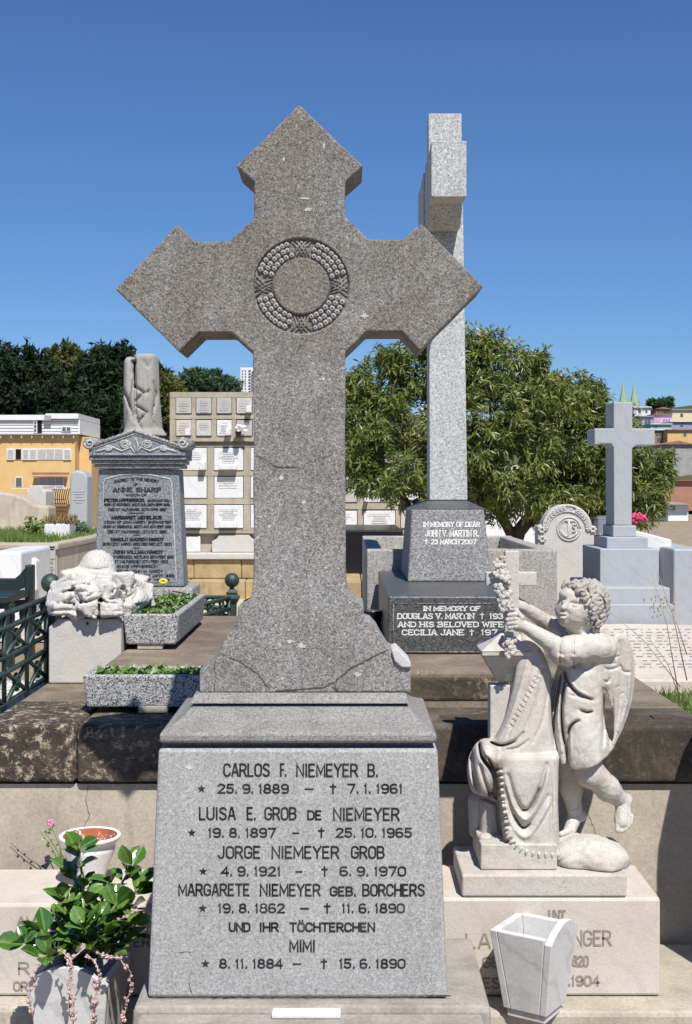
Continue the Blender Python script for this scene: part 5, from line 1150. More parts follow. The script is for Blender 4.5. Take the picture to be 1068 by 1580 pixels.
hb('window', 23, 34, 692, 709, -.06, .05, 'trim_white'); hb('open_casement', 24.5, 33, 693, 708.5, -.085, .03, 'shade'); shutter(11, 22.5, 692, 709.5)
window(60, 99, 736, 753.5, 3); window(24, 35, 736, 752, 1, 'glass'); hb('lintel_groove', 50, 107, 729, 731.5, -.03, .04, 'roof_rust'); hb('lintel_groove', 53, 105, 736 - 1.2, 737 - .5, -.5, -.07, 'roof_rust')
f = hb('window', 94, 109, 657.5, 665.5, .2, .32, 'trim_white'); build('pane', MB().box((PX(95.5, D), D + .17, PZ(664.5, D)), (PX(108, D), D + .22, PZ(659, D))), M['glass'], f); build('mullion', MB().box((PX(101, D), D + .15, PZ(664.6, D)), (PX(102.3, D), D + .19, PZ(659, D))), M['trim_white'], f)
f = hb('casement', 51, 56.5, 648, 668, .15, .32, 'trim_white')
for k in range(3): build('pane', MB().box((PX(52.2, D), D + .12, PZ(654 + k * 6, D)), (PX(55.4, D), D + .18, PZ(649.5 + k * 6, D))), M['glass'], f)
hb('open_doorway', 57, 63.5, 648, 668, .24, .32, 'shade'); hb('dormer_flap', 69, 79, 641, 649, -.15, .2, 'roof_grey')
bl = hb('balcony_slab', 68, 108, 778, 781, -1.2, .02, 'roof_rust')
bl2 = hb('balcony_rail', 24, 108, 753, 754, -1.25, -1.15, 'trim_white')
r_ = random.Random(5)
for k in range(12):
    x = 70 + k * 3.3; cc_ = P(x, 762, D - 1.2)
    build('baluster', MB().tube([P(x, 778, D - 1.2), P(x - 1.6, 768, D - 1.2), P(x, 758, D - 1.2), P(x + 1.6, 754, D - 1.2)], .045, 4), M['iron_dark'], bl)
for k in range(4): build('balcony_rung', MB().box((PX(70, D), D - 1.22, PZ(770 + k * 6 + 1, D)), (PX(107, D), D - 1.12, PZ(770 + k * 6, D))), M['iron_dark'], bl)
# ================================================================ white tower block
D = 420.0
tb = thing('tower_block', 'tall white apartment tower far off above the niche wall', 'tower block', (PX(382, D), D, PZ(760, D)))
build('wall', MB().box((PX(371, D), D, PZ(760, D)), (PX(397, D), D + 6, PZ(567, D))), M['wall_white'], tb)
for i, x in enumerate((373.5, 378, 383.5)):
    for k in range(10): build('window', MB().box((PX(x, D), D - .15, PZ(573.5 + k * 4.6, D)), (PX(x + (1.6 if i < 2 else 3.6), D), D + .1, PZ(571 + k * 4.6, D))), M['glass'], tb)
for k in range(10): build('balcony', MB().box((PX(389, D), D - 1, PZ(574 + k * 4.6, D)), (PX(396, D), D + .1, PZ(572.4 + k * 4.6, D))), M['roof_grey'], tb)
# ================================================================ hills and the far town
hb_ = MB()
def ridge(pts, D0, D1):
    k = len(pts); v = [P(x, 770, D0) for x, y in pts] + [P(x, y, D1) for x, y in pts] + [P(x, 775, D1 * 1.5) for x, y in pts]
    hb_.add(v, [(r0 * k + i, r0 * k + i + 1, (r0 + 1) * k + i + 1, (r0 + 1) * k + i) for r0 in (0, 1) for i in range(k - 1)], True)
ridge([(-500, 640), (-200, 640), (0, 690), (120, 700), (280, 700), (400, 660), (480, 600), (540, 590), (556, 586), (575, 592), (640, 640), (760, 650), (900, 640), (980, 634), (1046, 628), (1150, 615), (1500, 620)], 200, 620)
structure('hill', hb_, M['hill'])
D = 330.0
def town(lb, x0, x1, y0, y1, wall, roof, wins, DD, gable=False, side=None):
    t = thing('town_house', lb, 'house', (PX((x0 + x1) / 2, DD), DD, PZ(y1 + 10, DD)), 'houses on the far hillside')
    build('wall', MB().box((PX(x0, DD), DD, PZ(y1 + 12, DD)), (PX(x1, DD), DD + 9, PZ(y0, DD))), M[wall], t)
    if gable: build('roof', MB().prism([(PX(x0 - 2, DD), PZ(y0, DD) + .02), (PX(x1 + 2, DD), PZ(y0, DD) + .02), (PX((x0 + x1) / 2, DD), PZ(y0 - gable, DD))], DD - .5, DD + 9.5), M[roof], t)
    else: build('roof', MB().box((PX(x0 - 1, DD), DD - .5, PZ(y0, DD) + .02), (PX(x1 + 1, DD), DD + 9.5, PZ(y0 - 1.4, DD))), M[roof], t)
    for wx, wy, ww, wh in wins: build('window', MB().box((PX(wx, DD), DD - .1, PZ(wy + wh, DD)), (PX(wx + ww, DD), DD + .1, PZ(wy, DD))), M['glass'], t)
town('small white house below the church spires', 978, 1004, 629, 642, 'wall_white', 'trim_white', [(985, 632, 4, 5), (996, 633, 3, 4)], 345)
town('lilac house with grey-violet flank on the far hillside', 982, 1008, 643, 655, 'lilac_grey', 'roof_grey', [(984, 646, 6, 8), (995, 646, 4, 8), (1000, 646, 4, 8)], 330)
town('lilac pink walled house on the far hillside', 1008.5, 1037, 640, 654, 'lilac', 'roof_rust', [(1024, 647, 1.5, 3), (1028, 647, 1.5, 3), (1032, 647, 1.5, 3)], 331)
town('red roofed house above the lilac one', 1012, 1034, 631, 640, 'brick_wall', 'roof_rust', [(1015, 634, 3, 5), (1020, 634, 3, 5)], 350, 3)
town('cream house at the top of the far town', 1037, 1075, 633, 650, 'cream_wall', 'roof_grey', [(1050, 638, 4, 5)], 340)
town('pale teal house with a low roof below the lilac one', 1004, 1036, 655, 661, 'teal_wall', 'trim_white', [(1010, 657, 4, 2.5)], 318)
town('pale grey house beside the pale teal one', 1034, 1070, 651, 662, 'lilac_grey', 'trim_white', [(1050, 654, 4, 4)], 322)
town('dark brick house with a pillared verandah in the far town', 1010, 1031, 664, 682, 'brick_wall', 'trim_white', [(1013, 666, 3, 6), (1018, 666, 3, 6), (1023, 666, 3, 6), (1014, 675, 5, 6)], 300)
town('mustard house beside the pillared verandah', 1030, 1070, 664, 680, 'wall_yellow', 'roof_rust', [(1055, 668, 4, 5)], 296)
town('dark slate house under a rust roof at the town edge', 1022, 1072, 686, 740, 'roof_grey', 'roof_rust', [(1026, 692, 5, 20), (1037, 692, 5, 20)], 240, 6)
town('brick house with a small window low on the slope', 1026, 1074, 742, 776, 'brick_wall', 'roof_rust', [(1035, 748, 5, 10)], 160)
town('little white gabled house low on the slope', 1031, 1062, 779, 792, 'wall_white', 'roof_grey', [(1034, 781, 7, 6)], 90, 4)
D = 420.0
ch = thing('church', 'pale church with twin slender greenish spires above the white marble cross', 'church', (PX(972, D), D, PZ(660, D)))
build('nave', MB().box((PX(952, D), D, PZ(665, D)), (PX(988, D), D + 25, PZ(622, D))), M['cream_wall'], ch)
for x, yt in ((962.5, 586), (979.5, 590)):
    c = P(x, 620, D); hgt = (620 - yt) * D / F
    build('spire', MB().lathe((c.x, D + 1, c.z), [(1.3, -2.0), (1.3, 0), (.75, hgt * .40), (.08, hgt * .95), (.02, hgt)], 8, False), M['spire'], ch)
    for k in (-1, 1): build('pinnacle', MB().lathe((c.x + k * 1.5, D, c.z - 1), [(.28, -1), (.28, 1.0), (.03, 2.6)], 6, False), M['spire'], ch)
far_tree('hilltop_tree', 'dark umbrella-shaped trees along the far town ridge', 500, [(1010, 622, 0, 10, 10, 5), (1022, 624, 0, 12, 10, 5), (1032, 620, 0, 6, 8, 5)], 500, 1.6, .5, 'far_green', 46, 1020, None, 650)
town('red roofed cottage glimpsed between the pines and the pediment', 150, 163, 681, 690, 'brick_wall', 'roof_rust', [(153, 683, 3, 4)], 116, 2)
town('white cottage glimpsed between the pines and the ochre house', 134, 149, 684, 692, 'wall_white', 'trim_white', [(138, 686, 3, 3)], 118, 2)
# ================================================================ angel grave: inscribed block, slab, pedestal, draped pillar, child angel
DK = 3.4
zk = CZ - 1.34
tag(build('kerb_slab', MB().box((.26, 3.30, 0), (1.02, 3.80, zk), 0), M['kerb'], None, .012), 'low concrete kerb slab under the inscribed marble block of the angel grave', 'kerb')
zA = CZ - 1.081
ab = thing('inscribed_block', 'long cream marble block with worn lettering carrying the angel sculpture', 'grave block', (.54, 3.55, zk))
blk = build('block', MB().box((.245, DK, zk + .002), (PX(1019.5, DK), 3.705, zA)), M['marble_warm'], ab, .008)
for s, x0, x1, y0, y1 in (('UNT', 846, 873, 1404, 1421), ('LA.', 718, 766, 1440, 1464), ('NGER', 884, 944, 1435, 1460), ('GE', 744, 772, 1476, 1494), ('820', 882, 909, 1474, 1492), ('ES', 744, 772, 1508, 1526), ('.1904', 876, 926, 1505, 1522)):
    mb = MB(); lettering(mb, s, x0, x1, y0, y1, flat(DK - .0012), 3.2); build('lettering', mb, M['ink_faint'], blk)
zS = CZ - 1.02
ang = thing('angel_statue', 'white marble winged child angel reaching up to a garlanded cross beside a draped pillar', 'statue', (.55, 3.55, zA))
build('plinth_slab', MB().box((PX(713, DK), DK + .002, zA + .002), (PX(968, DK), 3.676, zS)), M['marble_statue'], ang, .006)
build('pedestal', MB().box((PX(742, 3.44), 3.44, zS + .001), (PX(860, 3.44), 3.66, CZ - .951)), M['marble_statue'], ang, .004)
DS = 3.55; S = DS / F
# --- rock under the foot
G = Grid((PX(846, DS), 3.40, zS - .004), (PX(985, DS), 3.70, PZ(1265, DS)), .0045)
for x, y, D, rx, ry, rz in ((893, 1322, 3.54, 46, 60, 26), (935, 1325, 3.54, 34, 62, 28), (880, 1312, 3.56, 34, 50, 24), (915, 1318, 3.50, 40, 40, 26)):
    G.add(G.ell(P(x, y, D), (rx * S, ry * S, rz * S)), .02)
G.add(G.box(P(912, 1326, 3.545), (49 * S, .10, 23 * S), .022), .012)
G.rough(.003, 60, 4); G.rough(.0006, 300, 9); G.crease([(860, 1330), (880, 1322), (896, 1312), (904, 1300)], 2.2, .005); G.crease([(905, 1302), (925, 1308), (938, 1300)], 3, .004)
G.cut(zS + .001 - G.Z); G.cut(G.X - PX(966, DS))
build('rock', G.mesh('rock'), M['marble_statue'], ang)
# --- drapery over the pillar
G = Grid((PX(712, DS), 3.41, CZ - 1.0), (PX(868, DS), 3.70, PZ(965, DS)), .0026)
rowz = lambda y, xl, xr, D, ry: (PZ(y, DS), PX((xl + xr) / 2, DS), D, (xr - xl) / 2 * S, ry)
upper = [rowz(1160, 754, 862, 3.56, .078), rowz(1142, 758, 860, 3.56, .076), rowz(1120, 768, 857, 3.56, .072), rowz(1080, 781, 855, 3.56, .064), rowz(1040, 789, 851, 3.562, .055), rowz(1005, 796, 840, 3.566, .046), rowz(985, 801, 831, 3.57, .036), rowz(975, 807, 825, 3.57, .022)]
G.add(G.loft(upper, (), 2.4))
lower = [rowz(1322, 770, 862, 3.545, .098), rowz(1290, 768, 859, 3.545, .097), rowz(1230, 766, 857, 3.546, .096), rowz(1180, 762, 858, 3.548, .095), rowz(1162, 760, 860, 3.55, .092), rowz(1156, 762, 858, 3.55, .086)]
G.add(G.loft(lower, (), 4.0), .006)
G.add(G.ell(P(743, 1190, 3.545), (22 * S, 42 * S, 42 * S)), .010)          # puffed fold at the left
G.add(G.ell(P(752, 1163, 3.53), (18 * S, 42 * S, 22 * S)), .012)
G.add(G.capsule(P(757, 1235, 3.575), P(757, 1300, 3.575), 18 * S, 17 * S), .006)
G.add(G.capsule(P(735, 1235, 3.60), P(731, 1284, 3.60), 13 * S, 7 * S), .006)
G.add(G.ell(P(749, 1293, 3.50), (11 * S, 10 * S, 8 * S)), .005)
hemline = [(783, 1284), (793, 1300), (808, 1311), (828, 1316), (858, 1317)]
for p0, p1 in zip(hemline, hemline[1:]): G.add(G.capsule(P(*p0, 3.452), P(*p1, 3.452), 7 * S), .006)
for pts, wd, dp in (([(797, 1000), (790, 1050), (777, 1105), (762, 1136)], 2.0, .016), ([(826, 1008), (812, 1060), (797, 1105), (783, 1138)], 1.5, .006), ([(839, 1030), (824, 1090), (804, 1136)], 1.6, .007), ([(846, 1060), (838, 1110), (822, 1146)], 2.4, .006), ([(757, 1145), (774, 1150), (794, 1144), (808, 1130)], 1.8, .012), ([(782, 1157), (800, 1153), (816, 1142)], 1.6, .008), ([(852, 1050), (851, 1100), (855, 1150)], 3.0, .010),
                    ([(784, 1196), (793, 1228), (806, 1249), (818, 1246), (833, 1216), (844, 1180)], 3.6, .014), ([(780, 1218), (791, 1255), (806, 1277), (820, 1270), (846, 1228)], 3.4, .010), ([(826, 1286), (840, 1264), (853, 1236)], 2.6, .005), ([(848, 1182), (851, 1230), (851, 1300)], 2.4, .006),
                    ([(740, 1148), (743, 1168), (760, 1192), (766, 1232)], 2.0, .018), ([(752, 1168), (761, 1186), (768, 1216)], 1.6, .010), ([(741, 1182), (748, 1205), (757, 1230)], 1.8, .010), ([(727, 1162), (730, 1195), (737, 1222)], 3.0, .012), ([(721, 1226), (745, 1231), (766, 1240)], 2.4, .014), ([(735, 1245), (737, 1278)], 2.4, .012), ([(768, 1240), (772, 1275), (776, 1298)], 3.0, .016)):
    G.crease(pts, wd, dp, 3.57)
for pts, wd, dp in (([(779, 1192), (789, 1236), (805, 1262), (819, 1259), (838, 1222), (848, 1182)], 4.0, -.007), ([(777, 1240), (789, 1272), (806, 1291), (822, 1284), (849, 1240)], 4.0, -.006), ([(818, 1005), (804, 1055), (788, 1105), (770, 1140)], 2.6, -.005), ([(832, 1020), (818, 1075), (800, 1125), (788, 1142)], 2.4, -.004), ([(771, 1186), (775, 1240), (781, 1278)], 2.4, -.007), ([(748, 1156), (756, 1180), (763, 1215)], 2.4, -.005)): G.crease(pts, wd, dp, 3.57)
for pts in ([(740, 1150), (744, 1168), (760, 1192), (765, 1230)], [(753, 1170), (761, 1186), (767, 1214)], [(797, 1004), (790, 1050), (777, 1105), (763, 1134)], [(722, 1227), (745, 1232), (764, 1240)], [(758, 1146), (775, 1150.5), (794, 1144)], [(806, 1250), (818, 1246), (832, 1217)], [(794, 1258), (806, 1277), (818, 1271)]): G.crease(pts, 1.25, .022, 3.57)
fr = [(770, 1187), (772, 1215), (775, 1240), (779, 1264)] + [(x - 1, y + 4) for x, y in hemline]
for (xa, ya), (xb, yb) in zip(fr, fr[1:]):
    L = math.hypot(xb - xa, yb - ya); k = max(2, int(L / 4.5)); nx0, ny0 = -(yb - ya) / L, (xb - xa) / L
    for j in range(k):
        x, y = xa + (xb - xa) * j / k, ya + (yb - ya) * j / k
        G.crease([(x - nx0 * 3.5, y - ny0 * 3.5), (x + nx0 * 3.5, y + ny0 * 3.5)], 1.2, -.006 if j % 2 else .007, 3.53, False)
for i in range(13):
    t = i / 12; x, y = 836 - 47 * t, 1032 + 88 * t; G.crease([(x - 2, y - 2), (x + 2.5, y + 1), (x - 1, y + 3)], 1.0, .0045, 3.56, False)
build('drapery', G.mesh('drapery'), M['marble_statue'], ang)
# --- pillar with inverted capital behind the drapery
pil = build('pillar', MB().box((PX(755, 3.58), 3.56, CZ - .951), (PX(786, 3.58), 3.62, PZ(1056, 3.58))), M['marble_statue'], ang, .004)
cz0, cz1 = PZ(1050, 3.58), PZ(1008, 3.58)
build('capital', MB().frustum((PX(766, 3.58), 3.565, PX(790, 3.58), 3.615, cz0), (PX(742, 3.58), 3.52, PX(812, 3.58), 3.66, cz1)), M['marble_statue'], ang, .003)
build('capital_slab', MB().box((PX(740, 3.58), 3.515, cz1 + .0005), (PX(814, 3.58), 3.665, PZ(1001, 3.58))), M['marble_statue'], ang, .003)
build('capital_top', MB().frustum((PX(738, 3.58), 3.512, PX(815, 3.58), 3.668, PZ(1001, 3.58) + .0005), (PX(772, 3.58), 3.56, PX(800, 3.58), 3.62, PZ(976, 3.58))), M['marble_statue'], ang, .003)
# --- little cross
cxp = [(779, 1000), (801, 1000), (801, 904), (828, 904), (828, 882.5), (801, 882.5), (801, 850), (779, 850), (779, 882.5), (750, 882.5), (750, 904), (779, 904)]
build('small_cross', MB().prism([(PX(x, 3.555), PZ(y, 3.555)) for x, y in cxp], 3.55, 3.578), M['marble_statue'], ang, .003)
# --- garland of carved flowers
r_ = random.Random(12)
for i, (x, y, sz) in enumerate(((776, 862, .6), (766, 870, .8), (775, 876, .9), (766, 886, .8), (779, 890, 1.1), (783, 899, .7), (770, 908, 1.0), (781, 914, 1.1), (773, 922, .8), (783, 927, .9), (778, 936, 1.0), (788, 938, .7), (786, 982, .9), (792, 988, .7), (784, 995, 1.0), (790, 1003, .9), (785, 1010, .8))):
    fl = MB(); c = P(x, y, (3.536 if y < 960 else 3.502) + r_.uniform(-.006, .004)); a0 = r_.uniform(0, 1.2); ti = Matrix.Rotation(r_.uniform(-.6, .6), 3, 'X') @ Matrix.Rotation(r_.uniform(-.6, .6), 3, 'Z')
    for k in range(5):
        a = k * 1.257 + a0; v = ti @ Vector((.0095 * sz * math.cos(a), -.002 - .003 * (k % 2), .0095 * sz * math.sin(a)))
        fl.ball(c + v, .0078 * sz, 8, 6, (1.0, .36, 1.0))
    fl.ball(c + ti @ Vector((0, -.005, 0)), .0035 * sz, 6, 4); build('carved_flower', fl, M['marble_statue'], ang)
# --- body: one surface with head, arms and legs
G = Grid((PX(770, DS), 3.42, PZ(1295, DS)), (PX(984, DS), 3.70, PZ(888, DS)), .0025)
A = lambda x, y, D: P(x, y, D)
G.add(G.ell(A(903, 932, 3.556), (33 * S, 35 * S, 36 * S)))                           # skull
G.add(G.ell(A(884, 940, 3.538), (25 * S, 27 * S, 30 * S)), .012)                     # face
G.add(G.ell(A(884, 952, 3.520), (13 * S, 13 * S, 12 * S)), .010)                     # near cheek
G.add(G.ell(A(867, 943, 3.538), (10 * S, 11 * S, 12 * S)), .008)                     # far cheek
G.add(G.ell(A(871, 959, 3.520), (8.5 * S, 8 * S, 8 * S)), .010)                      # chin
G.add(G.ell(A(878, 918, 3.523), (15 * S, 13 * S, 12 * S)), .010)                     # brow
G.add(G.ell(A(890, 967, 3.545), (16 * S, 16 * S, 10 * S)), .010)                     # under the jaw
G.sub(G.ell(A(888, 932.5, 3.486), (8.5 * S, 9 * S, 5.2 * S)), .006); G.sub(G.ell(A(869, 927, 3.502), (5.5 * S, 8 * S, 5.2 * S)), .005)
G.add(G.ell(A(887, 934.5, 3.4985), (4.6 * S, 4 * S, 3.0 * S)), .002); G.add(G.ell(A(870.5, 929, 3.510), (3.2 * S, 4 * S, 3 * S)), .003)
G.add(G.capsule(A(877, 926, 3.506), A(869.5, 937.5, 3.4975), 2.8 * S, 4.0 * S), .006)    # nose
G.add(G.ell(A(868, 947, 3.499), (5.5 * S, 5 * S, 2.4 * S)), .002); G.add(G.ell(A(869, 953, 3.500), (5 * S, 5 * S, 2.6 * S)), .002)
G.sub(G.capsule(A(862, 949, 3.492), A(874, 950.5, 3.491), 2.0 * S), .003)
G.crease([(880, 930), (887, 930), (894, 934)], 1.2, .002, 3.53); G.crease([(876, 943), (878, 950)], 1.8, .003, 3.53)
G.add(G.capsule(A(893, 965, 3.56), A(905, 992, 3.572), 19 * S, 23 * S), .014)         # neck
G.add(G.ell(A(905, 1015, 3.575), (34 * S, 30 * S, 36 * S)), .02)                       # chest
G.add(G.capsule(A(903, 1030, 3.58), A(893, 1150, 3.58), 30 * S, 30 * S), .02)
# near arm: shoulder - elbow - wrist
G.add(G.capsule(A(925, 998, 3.535), A(872, 1005, 3.485), 22 * S, 17 * S), .016)
G.add(G.capsule(A(868, 1003, 3.483), A(812, 968, 3.492), 16.5 * S, 9.5 * S), .008)
# far arm
G.add(G.capsule(A(880, 992, 3.62), A(850, 965, 3.63), 17 * S, 14 * S), .012); G.add(G.capsule(A(850, 965, 3.63), A(806, 935, 3.59), 13.5 * S, 9 * S), .008)
# near hand closed on the cross and garland
G.add(G.ell(A(800, 962, 3.497), (12 * S, 11 * S, 13 * S)), .006)
for i, (ya, L) in enumerate(((947, 11), (953.5, 13), (960, 12), (966, 10))):
    k1, k2, k3 = A(796, ya + 1, 3.482), A(796 - L, ya + 2.5, 3.487), A(786, ya + 4, 3.508)
    G.add(G.capsule(k1, k2, 3.5 * S, 3.2 * S), .0012); G.add(G.capsule(k2, k3, 3.2 * S, 2.8 * S), .001)
G.add(G.capsule(A(806, 953, 3.485), A(797, 942, 3.487), 4.0 * S, 3.4 * S), .003); G.add(G.capsule(A(797, 942, 3.487), A(788, 941, 3.50), 3.4 * S, 2.8 * S), .001)
# far hand behind the shaft
G.add(G.ell(A(798, 932, 3.592), (10 * S, 10 * S, 11 * S)), .006)
for i in range(4): G.add(G.capsule(A(792, 922 + i * 6, 3.585), A(783, 923 + i * 6, 3.582), 3.2 * S, 2.8 * S), .001)
# standing leg
G.add(G.capsule(A(876, 1170, 3.59), A(881, 1215, 3.585), 25 * S, 18 * S), .012); G.add(G.capsule(A(881, 1210, 3.585), A(885, 1248, 3.59), 18.5 * S, 11 * S), .010)
G.add(G.capsule(A(887, 1246, 3.59), A(889, 1258, 3.60), 11 * S, 10 * S), .006); G.add(G.ell(A(896, 1258, 3.605), (9 * S, 10 * S, 10 * S)), .008)
G.add(G.capsule(A(888, 1258, 3.595), A(878, 1284, 3.565), 11 * S, 9.5 * S), .010)
for i, (x, D, r) in enumerate(((867, 3.548, 4.4), (868, 3.560, 3.6), (869, 3.570, 3.4), (871, 3.579, 3.2), (873, 3.587, 3.0))): G.add(G.capsule(A(880, 1281, D + .008), A(x - 1, 1287, D), r * S * 1.1, r * S), .0015)
G.crease([(874, 1247), (886, 1248), (893, 1244)], 1.6, .003)
# raised leg, foot trailing
G.add(G.capsule(A(900, 1150, 3.54), A(908, 1195, 3.525), 27 * S, 21 * S), .014); G.add(G.capsule(A(912, 1190, 3.528), A(938, 1218, 3.55), 20 * S, 19 * S), .012); G.add(G.capsule(A(938, 1216, 3.55), A(961, 1238, 3.575), 18.5 * S, 11.5 * S), .010)
G.add(G.ell(A(967, 1234, 3.585), (10 * S, 11 * S, 10 * S)), .008); G.add(G.capsule(A(962, 1240, 3.572), A(960, 1268, 3.548), 12 * S, 11.5 * S), .008); G.add(G.ell(A(963, 1262, 3.555), (13 * S, 9 * S, 13 * S)), .008)
for i, (x, y, r) in enumerate(((953, 1281, 4.2), (959.5, 1282, 3.4), (965, 1279.5, 3.2), (970, 1276, 3.0), (974, 1271, 2.8))): G.add(G.capsule(A(x + 1, y - 12, 3.542), A(x, y, 3.535), r * S * 1.1, r * S), .0014)
G.crease([(950, 1240), (958, 1243), (964, 1240)], 1.6, .003)
G.rough(.0004, 260, 6)
body_o = build('body', G.mesh('body'), M['marble_statue'], ang)
# --- hair: short tousled curls
G = Grid((PX(862, DS), 3.45, PZ(985, DS)), (PX(948, DS), 3.66, PZ(884, DS)), .0022)
G.add(G.ell(A(908, 930, 3.562), (33.5 * S, 38 * S, 38 * S)))
G.sub(G.ell(A(873, 950, 3.512), (27 * S, 32 * S, 33 * S)), .008)
G.sub(G.ell(A(885, 962, 3.53), (22 * S, 40 * S, 22 * S)), .008)
for x, y, D, r in ((875, 900, 3.530, 6.5), (883, 904, 3.520, 8), (892, 909, 3.506, 8), (899, 916, 3.497, 8), (904, 925, 3.494, 7), (909, 934, 3.497, 7), (912, 944, 3.500, 7.5), (906, 951, 3.507, 6), (915, 954, 3.506, 8), (910, 962, 3.516, 6.5), (921, 962, 3.518, 8), (919, 971, 3.532, 7), (928, 953, 3.522, 8), (870, 905, 3.527, 4.5), (890, 902, 3.532, 9), (900, 906, 3.520, 10), (912, 909, 3.517, 10), (922, 919, 3.517, 10), (930, 934, 3.527, 9), (915, 924, 3.508, 9), (918, 936, 3.508, 8), (932, 946, 3.537, 8)):
    G.add(G.ell(A(x, y, D), (r * S, r * S * .9, r * S)), .006)
for cx, cy, r in ((915, 954, 5), (921, 963, 5), (910, 944, 4.5), (899, 917, 4.5), (885, 905, 4.5), (928, 952, 4.5), (906, 928, 4)):
    G.crease([(cx + r * math.cos(k * .9), cy + r * math.sin(k * .9)) for k in range(6)], 1.1, .0055, 3.56, False)
r_ = random.Random(3)
for k in range(15):                                            # waves combed from the crown
    a = R(100 + k * 19); pts = [(912 + q_ * 34 * math.cos(a + .35 * math.sin(q_ * 5 + k)), 918 - q_ * 34 * math.sin(a + .35 * math.sin(q_ * 5 + k))) for q_ in (.12, .35, .6, .85, 1.05)]
    G.crease(pts, 1.4, .0036, 3.58); G.crease([(x + 3.2, y + 2) for x, y in pts], 2.0, -.002, 3.58)
G.rough(.0012, 340, 7)
build('hair', G.mesh('hair'), M['hair_marble'], ang)
# --- tunic
G = Grid((PX(836, DS), 3.43, PZ(1200, DS)), (PX(962, DS), 3.70, PZ(972, DS)), .0026)
rows_t = [rowz(1196, 847, 942, 3.568, .088), rowz(1180, 847, 942, 3.568, .087), rowz(1150, 846, 941, 3.568, .084), rowz(1110, 847, 935, 3.57, .078), rowz(1070, 853, 937, 3.572, .070), rowz(1035, 862, 942, 3.575, .066), rowz(1010, 868, 944, 3.575, .062), rowz(988, 880, 934, 3.575, .05), rowz(978, 890, 922, 3.575, .03)]
G.add(G.loft(rows_t, (), 2.3))
G.add(G.capsule(A(886, 1004, 3.500), A(868, 1006, 3.484), 23 * S, 21.5 * S), .006)                  # sleeve
G.add(G.capsule(A(930, 1000, 3.545), A(884, 1004, 3.50), 23 * S, 22 * S), .012)
G.add(G.capsule(A(905, 1172, 3.505), A(896, 1120, 3.515), 26 * S, 20 * S), .02)                       # knee pushing the cloth forward
G.add(G.ell(A(937, 1156, 3.575), (12 * S, 22 * S, 16 * S)), .015)
hem = np.interp(G.U, [836, 853, 876, 882, 890, 905, 920, 938, 950, 962], [1172, 1178, 1180, 1186, 1188, 1186, 1181, 1166, 1150, 1130]).astype(np.float32)
G.cut((G.V - hem) * np.float32(S))
for pts, wd, dp in (([(866, 1040), (858, 1085), (854, 1130), (862, 1176)], 2.6, .015), ([(858, 1050), (851, 1100), (850, 1140)], 2.2, .010), ([(872, 1045), (866, 1090), (868, 1130), (875, 1158), (876, 1182)], 2.8, .018), ([(870, 1032), (876, 1052), (890, 1070), (914, 1080)], 2.8, .012), ([(880, 1072), (900, 1078)], 2, .006),
                    ([(894, 1095), (905, 1099), (914, 1098)], 2.0, .008), ([(893, 1112), (883, 1118), (876, 1132), (875, 1160)], 2.6, .013), 
                    ([(885, 985), (885, 1010), (886, 1034)], 1.3, .006), ([(864, 985), (863, 1010), (866, 1032)], 1.3, .006), ([(888, 1022), (905, 1030), (915, 1018)], 6, .014), ([(930, 1062), (932, 1100), (931, 1150)], 3, .008)):
    G.crease(pts, wd * .9, dp * 1.3, 3.57)
for pts, wd, dp in (([(862, 1045), (855, 1100), (857, 1150)], 2.2, -.006), ([(869, 1050), (862, 1100), (867, 1160)], 1.8, -.006), ([(876, 1040), (888, 1062), (912, 1076)], 2.0, -.004), ([(880, 1130), (880, 1170)], 3, -.004), ([(874, 984), (874, 1030)], 3, -.004)): G.crease(pts, wd, dp, 3.57)
for pts in ([(866, 1044), (858, 1088), (855, 1130), (862, 1174)], [(872, 1050), (867, 1090), (869, 1130), (876, 1180)], [(871, 1036), (877, 1053), (891, 1069), (912, 1079)], [(896, 1096), (905, 1099), (913, 1098)], [(892, 1112), (883, 1118), (877, 1132), (876, 1165)]): G.crease(pts, 1.25, .020, 3.57)
for k in range(6):
    for xx in (865.5, 885): G.crease([(xx - 2, 1008 + k * 5), (xx + 2, 1009 + k * 5)], 1.6, -.004 if k % 2 else .003, 3.56, False)
G.rough(.0004, 260, 8)
build('tunic', G.mesh('tunic'), M['marble_statue'], ang)
# --- wings
def wing(outline, D0, D1, th, seed, creases, bumps, name='wing'):
    xs = [p[0] for p in outline]; ys = [p[1] for p in outline]
    g_ = Grid((PX(min(xs) - 6, DS), min(D0, D1) - .05, PZ(max(ys) + 6, DS)), (PX(max(xs) + 6, DS), max(D0, D1) + .05, PZ(min(ys) - 6, DS)), .0026)
    # signed distance to the outline in the picture plane of the wing
    U, V = g_.U, g_.V; best = np.full(U.shape, 1e9, dtype=np.float32); ins = np.zeros(U.shape, dtype=bool)
    k = len(outline)
    for i in range(k):
        (ax, ay), (bx, by) = outline[i], outline[(i + 1) % k]; dx, dy = bx - ax, by - ay; L = dx * dx + dy * dy
        t = np.clip(((U - ax) * dx + (V - ay) * dy) / L, 0, 1); best = np.minimum(best, np.hypot(U - ax - t * dx, V - ay - t * dy))
        if dy != 0: ins ^= ((ay > V) != (by > V)) & (U < dx * (V - ay) / dy + ax)
    sd = np.where(ins, -best, best) * S
    Dm = D0 + (D1 - D0) * np.clip((U - min(xs)) / (max(xs) - min(xs)), 0, 1)
    rim = th * (1 - .45 * np.exp(-((best - 0) / 5.0) ** 2))
    g_.f = np.maximum(sd, np.abs(g_.Y - Dm) - rim).astype(np.float32)
    for pts, wd, dp in creases: g_.crease(pts, wd, dp, 99)
    for x, y, D, r in bumps: g_.add(g_.ell(P(x, y, D), r), .006)
    return build(name, g_.mesh(name), M['marble_statue'], ang)
